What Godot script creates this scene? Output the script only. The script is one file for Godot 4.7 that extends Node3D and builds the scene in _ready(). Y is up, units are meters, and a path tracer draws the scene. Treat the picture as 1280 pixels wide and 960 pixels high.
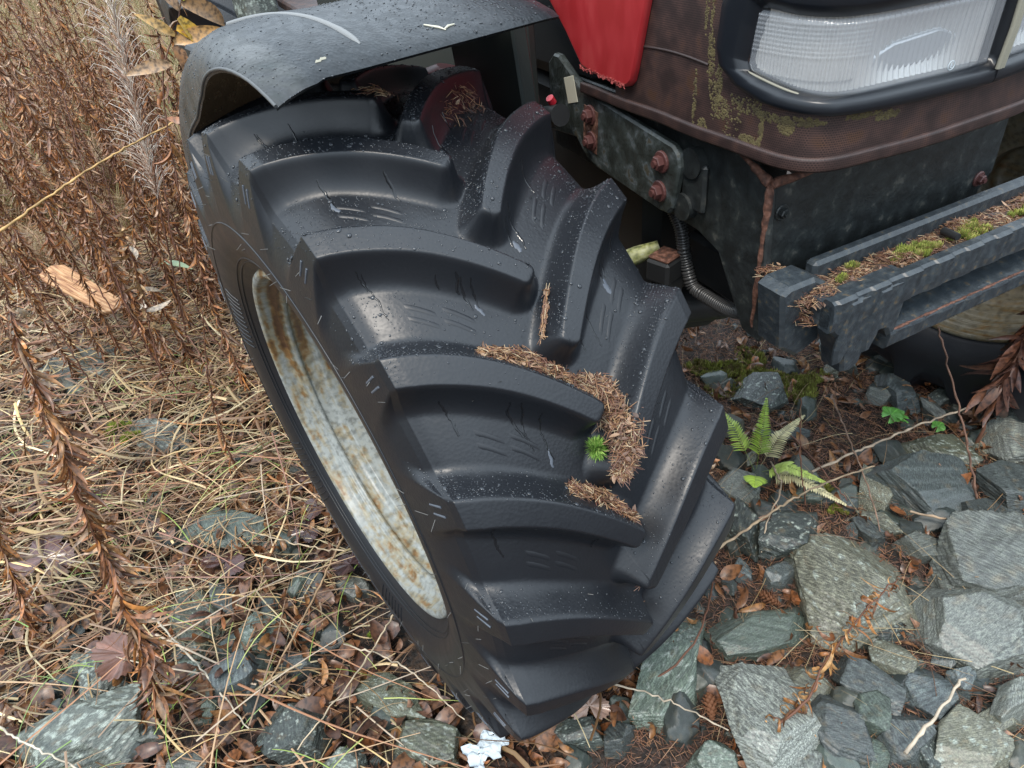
extends Node3D
# A tractor's steered front wheel on a litter and rubble ground, seen from above in front of it.

const TYRE_R := 0.62
const PITCH := TAU / 21.0
var taken := {}
var M := {}
var rng := RandomNumberGenerator.new()
var ground_noise := FastNoiseLite.new()

# ---------------------------------------------------------------- mesh collector
class Shape:
	var v := PackedVector3Array()
	var n := PackedVector3Array()
	var c := PackedColorArray()
	var u := PackedVector2Array()
	var i := PackedInt32Array()
	var col := Color(1, 1, 1)
	var colored := false

	func tint(k: Color) -> void:
		col = k
		colored = true

	func vert(p: Vector3, uv := Vector2.ZERO) -> int:
		v.append(p)
		c.append(col)
		u.append(uv)
		return v.size() - 1

	# corners counter-clockwise seen from outside
	func tri(a: Vector3, b: Vector3, d: Vector3) -> void:
		var k := v.size()
		vert(a); vert(b); vert(d)
		i.append(k); i.append(k + 1); i.append(k + 2)

	func quad(a: Vector3, b: Vector3, d: Vector3, e: Vector3) -> void:
		var k := v.size()
		vert(a, Vector2(0, 0)); vert(b, Vector2(1, 0)); vert(d, Vector2(1, 1)); vert(e, Vector2(0, 1))
		for q in [0, 1, 2, 0, 2, 3]:
			i.append(k + q)

	# rows of equally many points, smooth
	func grid(rows: Array, closed := false) -> void:
		var k := v.size()
		var w: int = rows[0].size()
		for r in rows.size():
			for q in w:
				vert(rows[r][q], Vector2(float(q) / maxf(w - 1, 1), float(r) / maxf(rows.size() - 1, 1)))
		var last: int = w if closed else w - 1
		for r in rows.size() - 1:
			for q in last:
				var a := k + r * w + q
				var b := k + r * w + (q + 1) % w
				var d := a + w
				var e := b + w
				i.append(a); i.append(b); i.append(e)
				i.append(a); i.append(e); i.append(d)

	# like a closed grid, but every lengthwise edge stays sharp
	func bar(rows: Array) -> void:
		var w: int = rows[0].size()
		for q in w:
			var strip := []
			for r in rows: strip.append([r[q], r[(q + 1) % w]])
			grid(strip)
		for e in [0, rows.size() - 1]:
			for q in range(1, w - 1):
				if e == 0: tri(rows[e][0], rows[e][q + 1], rows[e][q])
				else: tri(rows[e][0], rows[e][q], rows[e][q + 1])

	# a round bar along points, radius per point
	func tube(p: Array, rad: Array, sides := 8, caps := true) -> void:
		var rows := []
		var side := Vector3.UP
		for k in p.size():
			var d: Vector3 = (p[mini(k + 1, p.size() - 1)] - p[maxi(k - 1, 0)])
			d = d.normalized()
			if k == 0:
				side = d.cross(Vector3(0.31, 0.93, 0.2)).normalized()
			side = (side - d * side.dot(d)).normalized()
			var up := d.cross(side)
			var ring := []
			var rr: float = rad[mini(k, rad.size() - 1)]
			for q in sides:
				var a := TAU * q / sides
				ring.append(p[k] + (side * cos(a) + up * sin(a)) * rr)
			rows.append(ring)
		grid(rows, true)
		if caps:
			for e in [0, p.size() - 1]:
				var ring: Array = rows[e]
				for q in range(1, sides - 1):
					if e == 0:
						tri(ring[0], ring[q + 1], ring[q])
					else:
						tri(ring[0], ring[q], ring[q + 1])

	# a box with chamfered edges, xf places its centre
	func box(size: Vector3, xf := Transform3D(), b := 0.004) -> void:
		var h := size * 0.5
		b = minf(b, minf(h.x, minf(h.y, h.z)) * 0.9)
		var f := func(sx, sy, sz, ax):
			var q := Vector3(sx * h.x, sy * h.y, sz * h.z)
			if ax != 0: q.x -= sx * b
			if ax != 1: q.y -= sy * b
			if ax != 2: q.z -= sz * b
			return xf * q
		for ax in 3:
			for s in [-1, 1]:
				var loop := []
				for e in [[-1, -1], [1, -1], [1, 1], [-1, 1]]:
					var g := [0, 0, 0]
					g[ax] = s
					g[(ax + 1) % 3] = e[0]
					g[(ax + 2) % 3] = e[1]
					loop.append(f.call(g[0], g[1], g[2], ax))
				if s > 0: quad(loop[0], loop[1], loop[2], loop[3])
				else: quad(loop[3], loop[2], loop[1], loop[0])
		for ax in 3:  # the twelve chamfers
			for s in [[-1, -1], [1, -1], [1, 1], [-1, 1]]:
				var a1 := (ax + 1) % 3
				var a2 := (ax + 2) % 3
				var g0 := [0, 0, 0]
				g0[ax] = -1; g0[a1] = s[0]; g0[a2] = s[1]
				var g1 := g0.duplicate()
				g1[ax] = 1
				var p0 = f.call(g0[0], g0[1], g0[2], a1)
				var p1 = f.call(g1[0], g1[1], g1[2], a1)
				var p2 = f.call(g1[0], g1[1], g1[2], a2)
				var p3 = f.call(g0[0], g0[1], g0[2], a2)
				if s[0] * s[1] > 0: quad(p0, p3, p2, p1)
				else: quad(p0, p1, p2, p3)
		for sx in [-1, 1]:
			for sy in [-1, 1]:
				for sz in [-1, 1]:
					var a = f.call(sx, sy, sz, 0)
					var d = f.call(sx, sy, sz, 1)
					var e = f.call(sx, sy, sz, 2)
					if sx * sy * sz > 0: tri(a, d, e)
					else: tri(a, e, d)

	# an outline in x,y (counter-clockwise) given depth from z0 to z1 with a chamfer; xf places it
	func slab(outline: PackedVector2Array, z0: float, z1: float, xf := Transform3D(), b := 0.003) -> void:
		if Geometry2D.is_polygon_clockwise(outline):
			outline = outline.duplicate()
			outline.reverse()
		var cnt := outline.size()
		var inner := PackedVector2Array()
		for k in cnt:
			var p := outline[k]
			var d0 := (p - outline[(k + cnt - 1) % cnt]).normalized()
			var d1 := (outline[(k + 1) % cnt] - p).normalized()
			var nn := (Vector2(-d0.y, d0.x) + Vector2(-d1.y, d1.x))
			nn = nn.normalized() / maxf(0.4, sqrt(maxf(0.0, (1.0 + d0.dot(d1)) * 0.5)))
			inner.append(p + nn * b)
		var t := Geometry2D.triangulate_polygon(inner)
		for k in range(0, t.size(), 3):
			var a := inner[t[k]]
			var d := inner[t[k + 1]]
			var e := inner[t[k + 2]]
			if (d - a).cross(e - a) < 0:
				var s := d
				d = e
				e = s
			tri(xf * Vector3(a.x, a.y, z1), xf * Vector3(d.x, d.y, z1), xf * Vector3(e.x, e.y, z1))
			tri(xf * Vector3(a.x, a.y, z0), xf * Vector3(e.x, e.y, z0), xf * Vector3(d.x, d.y, z0))
		for k in cnt:
			var q := (k + 1) % cnt
			var o0 := outline[k]
			var o1 := outline[q]
			var i0 := inner[k]
			var i1 := inner[q]
			quad(xf * Vector3(o0.x, o0.y, z0 + b), xf * Vector3(o1.x, o1.y, z0 + b), xf * Vector3(o1.x, o1.y, z1 - b), xf * Vector3(o0.x, o0.y, z1 - b))
			quad(xf * Vector3(o0.x, o0.y, z1 - b), xf * Vector3(o1.x, o1.y, z1 - b), xf * Vector3(i1.x, i1.y, z1), xf * Vector3(i0.x, i0.y, z1))
			quad(xf * Vector3(i0.x, i0.y, z0), xf * Vector3(i1.x, i1.y, z0), xf * Vector3(o1.x, o1.y, z0 + b), xf * Vector3(o0.x, o0.y, z0 + b))

	# a curled leaf blade: midrib from p along d, nrm its upper side
	func leaf(p: Vector3, d: Vector3, nrm: Vector3, length: float, width: float, curl: float, cup: float, steps := 5) -> void:
		var k := v.size()
		d = d.normalized()
		nrm = (nrm - d * nrm.dot(d)).normalized()
		var side := d.cross(nrm)
		for s in steps + 1:
			var t := float(s) / steps
			var w := width * 0.5 * (sin(PI * pow(t * 0.93 + 0.05, 0.8)) + 0.06)
			vert(p + side * w + nrm * w * cup, Vector2(0, t))
			vert(p, Vector2(0.5, t))
			vert(p - side * w + nrm * w * cup, Vector2(1, t))
			p += d * length / steps
			var turned := d.rotated(side, curl / steps)
			nrm = nrm.rotated(side, curl / steps)
			d = turned
		for s in steps:
			for q in 2:
				var a := k + s * 3 + q
				i.append(a); i.append(a + 1); i.append(a + 4)
				i.append(a); i.append(a + 4); i.append(a + 3)

	func mesh() -> ArrayMesh:
		if n.size() != v.size():
			n.resize(v.size())
			n.fill(Vector3.ZERO)
			for k in range(0, i.size(), 3):
				var q := (v[i[k + 1]] - v[i[k]]).cross(v[i[k + 2]] - v[i[k]])
				n[i[k]] += q
				n[i[k + 1]] += q
				n[i[k + 2]] += q
			for k in n.size():
				n[k] = n[k].normalized() if n[k].length_squared() > 0.0 else Vector3.UP
		else:
			for k in range(0, i.size(), 3):  # given normals decide which side faces out
				if (v[i[k + 1]] - v[i[k]]).cross(v[i[k + 2]] - v[i[k]]).dot(n[i[k]] + n[i[k + 1]] + n[i[k + 2]]) < 0.0:
					var q := i[k + 1]
					i[k + 1] = i[k + 2]
					i[k + 2] = q
		var f := i.duplicate()
		for k in range(0, f.size(), 3):
			f[k + 1] = i[k + 2]
			f[k + 2] = i[k + 1]
		var a := []
		a.resize(Mesh.ARRAY_MAX)
		a[Mesh.ARRAY_VERTEX] = v
		a[Mesh.ARRAY_NORMAL] = n
		a[Mesh.ARRAY_TEX_UV] = u
		if colored:
			a[Mesh.ARRAY_COLOR] = c
		a[Mesh.ARRAY_INDEX] = f
		var m := ArrayMesh.new()
		m.add_surface_from_arrays(Mesh.PRIMITIVE_TRIANGLES, a)
		return m


# ---------------------------------------------------------------- naming and placing
func numbered(parent: Node, called: String) -> String:
	var key := "%d/%s" % [parent.get_instance_id(), called]
	var k: int = taken.get(key, 0)
	taken[key] = k + 1
	return called if k == 0 else "%s_%03d" % [called, k]


func put(called: String, m: Mesh, mat: Material, parent: Node = self, xf := Transform3D()) -> MeshInstance3D:
	var o := MeshInstance3D.new()
	o.name = numbered(parent, called)
	o.mesh = m
	o.material_override = mat
	o.transform = xf
	parent.add_child(o, true)
	return o


func obj(called: String, s: Shape, mat: Material, parent: Node = self, xf := Transform3D()) -> MeshInstance3D:
	return put(called, s.mesh(), mat, parent, xf)


func node(called: String, parent: Node = self, xf := Transform3D()) -> Node3D:
	var o := Node3D.new()
	o.name = numbered(parent, called)
	o.transform = xf
	parent.add_child(o, true)
	return o


func tag(o: Node, label: String, category: String, group := "") -> Node:
	o.set_meta("label", label)
	o.set_meta("category", category)
	if group:
		o.set_meta("group", group)
	return o


func stuff(o: Node, label := "", category := "") -> Node:
	o.set_meta("kind", "stuff")
	if label:
		tag(o, label, category)
	return o


func scatter(called: String, m: Mesh, mat: Material, xfs: Array, cols: Array, parent: Node) -> MultiMeshInstance3D:
	var mm := MultiMesh.new()
	mm.transform_format = MultiMesh.TRANSFORM_3D
	mm.use_colors = true
	mm.mesh = m
	mm.instance_count = xfs.size()
	for k in xfs.size():
		mm.set_instance_transform(k, xfs[k])
		mm.set_instance_color(k, cols[k])
	var o := MultiMeshInstance3D.new()
	o.name = numbered(parent, called)
	o.multimesh = mm
	o.material_override = mat
	parent.add_child(o, true)
	o.set_meta("kind", "stuff")
	return o


# ---------------------------------------------------------------- materials
func noise_tex(freq: float, ramp: Array, normal := false, strength := 1.0, type := FastNoiseLite.TYPE_SIMPLEX_SMOOTH, octaves := 5, size := 512, at := 1) -> NoiseTexture2D:
	var f := FastNoiseLite.new()
	f.noise_type = type
	f.seed = at
	f.frequency = freq
	f.fractal_octaves = octaves
	if type == FastNoiseLite.TYPE_CELLULAR:
		f.cellular_return_type = FastNoiseLite.RETURN_DISTANCE
	var t := NoiseTexture2D.new()
	t.width = size
	t.height = size
	t.seamless = true
	t.noise = f
	if normal:
		t.as_normal_map = true
		t.bump_strength = strength
	elif ramp.size():
		var g := Gradient.new()
		var offs := PackedFloat32Array()
		var cols := PackedColorArray()
		for r in ramp:
			offs.append(r[0])
			cols.append(r[1])
		g.offsets = offs
		g.colors = cols
		t.color_ramp = g
	return t


func grey(x: float) -> Color:
	return Color(x, x, x)


func lin(r: float, g: float, b: float) -> Color:
	return Color(r, g, b).linear_to_srgb()


func mat(called: String, albedo: Color, rough: float, metal := 0.0) -> StandardMaterial3D:
	var m := StandardMaterial3D.new()
	m.resource_name = called
	m.albedo_color = albedo
	m.roughness = rough
	m.metallic = metal
	M[called] = m
	return m


func triplanar(m: StandardMaterial3D, scale: Vector3) -> void:
	m.uv1_triplanar = true
	m.uv1_scale = scale


func with_normal(m: StandardMaterial3D, t: Texture2D, strength: float) -> void:
	m.normal_enabled = true
	m.normal_texture = t
	m.normal_scale = strength


func make_materials() -> void:
	var m: StandardMaterial3D
	var fine_bump := noise_tex(0.05, [], true, 6.0, FastNoiseLite.TYPE_SIMPLEX_SMOOTH, 4, 512, 3)
	var dew_bump := noise_tex(0.11, [], true, 3.0, FastNoiseLite.TYPE_CELLULAR, 1, 512, 5)
	var blotch := noise_tex(0.012, [[0.25, grey(0.62)], [0.5, grey(0.85)], [0.75, grey(1.0)]], false, 1, FastNoiseLite.TYPE_SIMPLEX_SMOOTH, 6, 512, 7)
	# wet rubber
	m = mat("rubber", lin(0.0112, 0.0129, 0.0163), 0.40)
	m.roughness_texture = noise_tex(0.015, [[0.3, grey(0.86)], [0.6, grey(1.0)]], false, 1, FastNoiseLite.TYPE_SIMPLEX_SMOOTH, 3, 256, 12)
	triplanar(m, Vector3.ONE * 4.0)
	with_normal(m, dew_bump, 0.16)
	m = mat("rubber_mark", lin(0.0112, 0.0129, 0.0163), 0.42)
	m = mat("wet_run", lin(0.008, 0.009, 0.011), 0.16)
	m = mat("scuff", lin(0.085, 0.098, 0.12), 0.45)
	m = mat("drop", lin(0.03, 0.034, 0.04), 0.09)
	m = mat("spew", lin(0.13, 0.13, 0.125), 0.5)
	# rim paint with rust comes through vertex colours
	m = mat("rim_paint", Color.WHITE, 0.38)
	m.vertex_color_use_as_albedo = true
	m.albedo_texture = noise_tex(0.02, [[0.2, grey(0.72)], [0.55, grey(0.97)], [0.8, grey(1.0)]], false, 1, FastNoiseLite.TYPE_SIMPLEX_SMOOTH, 6, 512, 9)
	triplanar(m, Vector3.ONE * 5.0)
	with_normal(m, fine_bump, 0.12)
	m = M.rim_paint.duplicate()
	m.albedo_color = lin(0.34, 0.30, 0.24)  # rim paint tinted darker, painting in the shade on the far rims
	M["rim_shaded"] = m
	# fender: weathered black plastic, wet
	m = mat("fender_black", Color.WHITE, 0.36)
	m.metallic_specular = 0.34
	m.vertex_color_use_as_albedo = true
	m.albedo_texture = noise_tex(0.02, [[0.2, grey(0.8)], [0.5, grey(0.92)], [0.62, grey(1.0)], [0.8, grey(1.0)]], false, 1, FastNoiseLite.TYPE_SIMPLEX_SMOOTH, 6, 512, 21)
	m.roughness_texture = noise_tex(0.02, [[0.35, grey(0.72)], [0.55, grey(1.0)]], false, 1, FastNoiseLite.TYPE_SIMPLEX_SMOOTH, 5, 512, 22)
	triplanar(m, Vector3(4.5, 4.5, 3.0))
	with_normal(m, dew_bump, 0.3)
	m = mat("fender_edge", lin(0.075, 0.078, 0.08), 0.45)
	with_normal(m, dew_bump, 0.3)
	triplanar(m, Vector3.ONE * 6.0)
	m = mat("fender_rib", lin(0.17, 0.175, 0.175), 0.5)
	with_normal(m, dew_bump, 0.3)
	triplanar(m, Vector3.ONE * 6.0)
	# dirty dark green grey frame paint
	m = mat("frame_paint", Color.WHITE, 0.42)
	m.albedo_texture = noise_tex(0.014, [[0.2, lin(0.013, 0.015, 0.015)], [0.5, lin(0.019, 0.022, 0.0225)], [0.68, lin(0.023, 0.027, 0.027)], [0.8, lin(0.034, 0.038, 0.036)], [0.88, lin(0.07, 0.07, 0.062)]], false, 1, FastNoiseLite.TYPE_SIMPLEX_SMOOTH, 6, 512, 31)
	triplanar(m, Vector3.ONE * 3.4)
	with_normal(m, fine_bump, 0.18)
	m = mat("bracket_paint", Color.WHITE, 0.4)
	m.albedo_texture = noise_tex(0.011, [[0.2, lin(0.022, 0.026, 0.023)], [0.48, lin(0.036, 0.043, 0.040)], [0.62, lin(0.052, 0.062, 0.06)], [0.73, lin(0.095, 0.11, 0.118)], [0.83, lin(0.06, 0.056, 0.04)]], false, 1, FastNoiseLite.TYPE_SIMPLEX_SMOOTH, 6, 512, 33)
	triplanar(m, Vector3.ONE * 4.0)
	with_normal(m, fine_bump, 0.3)
	m = mat("bumper_paint", Color.WHITE, 0.4)
	m.albedo_texture = noise_tex(0.016, [[0.2, lin(0.024, 0.030, 0.035)], [0.5, lin(0.032, 0.040, 0.047)], [0.68, lin(0.042, 0.052, 0.059)], [0.78, lin(0.06, 0.063, 0.06)], [0.85, lin(0.10, 0.08, 0.055)]], false, 1, FastNoiseLite.TYPE_SIMPLEX_SMOOTH, 6, 512, 35)
	triplanar(m, Vector3.ONE * 5.5)
	with_normal(m, fine_bump, 0.25)
	m = mat("rust", Color.WHITE, 0.8)
	m.albedo_texture = noise_tex(0.03, [[0.25, lin(0.045, 0.02, 0.014)], [0.55, lin(0.12, 0.05, 0.03)], [0.8, lin(0.22, 0.11, 0.08)]], false, 1, FastNoiseLite.TYPE_SIMPLEX_SMOOTH, 5, 256, 36)
	triplanar(m, Vector3.ONE * 9.0)
	m = mat("bolt_rust", lin(0.095, 0.036, 0.032), 0.5)
	m = mat("dark_metal", lin(0.016, 0.017, 0.018), 0.5)
	m = mat("dark_red", lin(0.10, 0.012, 0.012), 0.45)
	m = mat("dark_post", lin(0.018, 0.023, 0.021), 0.5)
	m = mat("red_paint", Color.WHITE, 0.3)
	m.albedo_texture = noise_tex(0.01, [[0.2, lin(0.31, 0.020, 0.023)], [0.5, lin(0.35, 0.026, 0.03)], [0.8, lin(0.39, 0.04, 0.042)]], false, 1, FastNoiseLite.TYPE_SIMPLEX_SMOOTH, 6, 512, 41)
	triplanar(m, Vector3(3.0, 1.2, 3.0))
	m = mat("red_wear", lin(0.30, 0.05, 0.045), 0.7)
	m = mat("red_plastic", lin(0.55, 0.02, 0.04), 0.25)
	# perforated brown grille sheet
	m = mat("grille_mesh", Color.WHITE, 0.55)
	m.albedo_texture = grille_tex()
	m.detail_enabled = true
	m.detail_albedo = noise_tex(0.012, [[0.25, Color(0.25, 0.20, 0.195)], [0.5, Color(0.31, 0.25, 0.24)], [0.72, Color(0.37, 0.295, 0.275)], [0.85, Color(0.38, 0.29, 0.23)]], false, 1, FastNoiseLite.TYPE_SIMPLEX_SMOOTH, 6, 512, 43)
	m.detail_blend_mode = BaseMaterial3D.BLEND_MODE_MUL
	m.detail_uv_layer = BaseMaterial3D.DETAIL_UV_2
	m.uv1_triplanar = true
	m.uv1_scale = Vector3.ONE * 27.0
	m.uv2_triplanar = true
	m.uv2_scale = Vector3.ONE * 3.0
	m = mat("grille_lip", lin(0.035, 0.022, 0.02), 0.5)
	m = mat("algae", Color.WHITE, 0.9)
	m.albedo_texture = noise_tex(0.03, [[0.2, lin(0.06, 0.045, 0.022)], [0.6, lin(0.105, 0.082, 0.032)], [0.9, lin(0.14, 0.115, 0.05)]], false, 1, FastNoiseLite.TYPE_SIMPLEX_SMOOTH, 5, 256, 44)
	triplanar(m, Vector3.ONE * 8.0)
	m = mat("bezel_black", lin(0.010, 0.012, 0.016), 0.3)
	m = mat("lens_glass", Color(0.95, 0.97, 1.0, 0.16), 0.04)
	m.transparency = BaseMaterial3D.TRANSPARENCY_ALPHA
	m = mat("reflector", lin(0.62, 0.62, 0.60), 0.26, 0.6)
	m = mat("reflector_dull", lin(0.50, 0.51, 0.52), 0.35, 0.6)
	m = mat("gasket", lin(0.25, 0.24, 0.19), 0.6)
	m = mat("sticker", lin(0.52, 0.50, 0.40), 0.5)
	m = mat("hose", lin(0.02, 0.02, 0.02), 0.35)
	m = mat("hose_guard", lin(0.10, 0.10, 0.10), 0.35, 0.4)
	m = mat("yellow_rod", Color.WHITE, 0.5)
	m.albedo_texture = noise_tex(0.03, [[0.3, lin(0.10, 0.11, 0.04)], [0.5, lin(0.33, 0.34, 0.12)], [0.7, lin(0.45, 0.46, 0.3)]], false, 1, FastNoiseLite.TYPE_SIMPLEX_SMOOTH, 4, 256, 45)
	triplanar(m, Vector3.ONE * 6.0)
	# ground and what lies on it
	m = mat("soil", Color.WHITE, 0.75)
	m.vertex_color_use_as_albedo = true
	m.albedo_texture = noise_tex(0.03, [[0.15, grey(0.35)], [0.45, grey(0.75)], [0.62, Color(1.0, 0.93, 0.86)], [0.8, Color(1.0, 0.97, 0.9)]], false, 1, FastNoiseLite.TYPE_SIMPLEX_SMOOTH, 6, 512, 51)
	m.uv1_world_triplanar = true
	triplanar(m, Vector3.ONE * 3.0)
	with_normal(m, fine_bump, 0.9)
	m = mat("straw", Color.WHITE, 0.5)
	m.vertex_color_use_as_albedo = true
	m.backlight_enabled = true
	m.backlight = Color(0.35, 0.33, 0.3)
	m = mat("dead_leaf", Color.WHITE, 0.36)
	m.vertex_color_use_as_albedo = true
	m.albedo_texture = noise_tex(0.02, [[0.2, grey(0.5)], [0.5, grey(0.9)], [0.8, Color(1.0, 0.95, 0.85)]], false, 1, FastNoiseLite.TYPE_SIMPLEX_SMOOTH, 5, 256, 53)
	m.backlight_enabled = true
	m.backlight = Color(0.3, 0.25, 0.2)
	m.uv1_world_triplanar = true
	triplanar(m, Vector3.ONE * 12.0)
	m = mat("wet_leaf", Color.WHITE, 0.22)
	m.vertex_color_use_as_albedo = true
	m = mat("needle", Color.WHITE, 0.5)
	m.vertex_color_use_as_albedo = true
	m = mat("moss", Color.WHITE, 0.8)
	m.vertex_color_use_as_albedo = true
	m.backlight_enabled = true
	m.backlight = Color(0.3, 0.4, 0.15)
	m = mat("fresh_leaf", Color.WHITE, 0.45)
	m.vertex_color_use_as_albedo = true
	m.backlight_enabled = true
	m.backlight = Color(0.4, 0.5, 0.2)
	m = mat("bark", Color.WHITE, 0.7)
	m.vertex_color_use_as_albedo = true
	m = mat("split_wood", Color.WHITE, 0.6)
	m.albedo_texture = noise_tex(0.02, [[0.2, lin(0.22, 0.09, 0.04)], [0.5, lin(0.42, 0.22, 0.10)], [0.8, lin(0.55, 0.34, 0.18)]], false, 1, FastNoiseLite.TYPE_SIMPLEX_SMOOTH, 5, 256, 55)
	triplanar(m, Vector3(2.0, 14.0, 14.0))
	m = mat("tissue", lin(0.50, 0.57, 0.62), 0.6)
	# schist: two layers of streaks, tinted per stone
	for k in 3:
		m = mat("schist_%d" % k, Color.WHITE, 0.42)
		m.vertex_color_use_as_albedo = true
		m.albedo_texture = noise_tex([0.02, 0.026, 0.034][k], [[0.2, grey(0.62)], [0.42, grey(0.76)], [0.55, grey(0.83)], [0.68, Color(0.92, 0.93, 0.91)], [0.78, Color(1, 1, 0.98)]], false, 1, FastNoiseLite.TYPE_SIMPLEX_SMOOTH, 7, 512, 60 + k)
		m.uv1_triplanar = true
		m.uv1_scale = [Vector3(2.6, 36.0, 15.0), Vector3(3.6, 26.0, 12.0), Vector3(3.0, 48.0, 19.0)][k]
		m.uv1_triplanar_sharpness = 5.0
		m.detail_enabled = true
		m.detail_albedo = noise_tex(0.035, [[0.25, grey(0.66)], [0.45, grey(0.9)], [0.7, grey(1.0)]], false, 1, FastNoiseLite.TYPE_SIMPLEX_SMOOTH, 6, 512, 66 + k)
		m.detail_blend_mode = BaseMaterial3D.BLEND_MODE_MUL
		m.detail_uv_layer = BaseMaterial3D.DETAIL_UV_2
		m.uv2_triplanar = true
		m.uv2_scale = Vector3.ONE * 14.0
		with_normal(m, noise_tex(0.03, [], true, 8.0, FastNoiseLite.TYPE_SIMPLEX_SMOOTH, 6, 512, 70 + k), 0.4)
	m = mat("lichen", Color.WHITE, 0.9)
	m.albedo_texture = noise_tex(0.05, [[0.3, lin(0.22, 0.27, 0.22)], [0.6, lin(0.42, 0.48, 0.42)], [0.9, lin(0.55, 0.6, 0.55)]], false, 1, FastNoiseLite.TYPE_SIMPLEX_SMOOTH, 5, 256, 75)
	triplanar(m, Vector3.ONE * 10.0)


# dark holes in rows, six to a tile side
func grille_tex() -> ImageTexture:
	var im := Image.create(96, 96, false, Image.FORMAT_RGB8)
	im.fill(Color(0.86, 0.80, 0.78))
	for y in 96:
		for x in 96:
			var q := Vector2(fposmod(x + (4.0 if (y / 8) % 2 else 0.0), 8.0) - 4.0, fposmod(y, 8.0) - 4.0)
			if q.length() < 2.6:
				im.set_pixel(x, y, Color(0.40, 0.33, 0.32))
	return ImageTexture.create_from_image(im)


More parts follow.
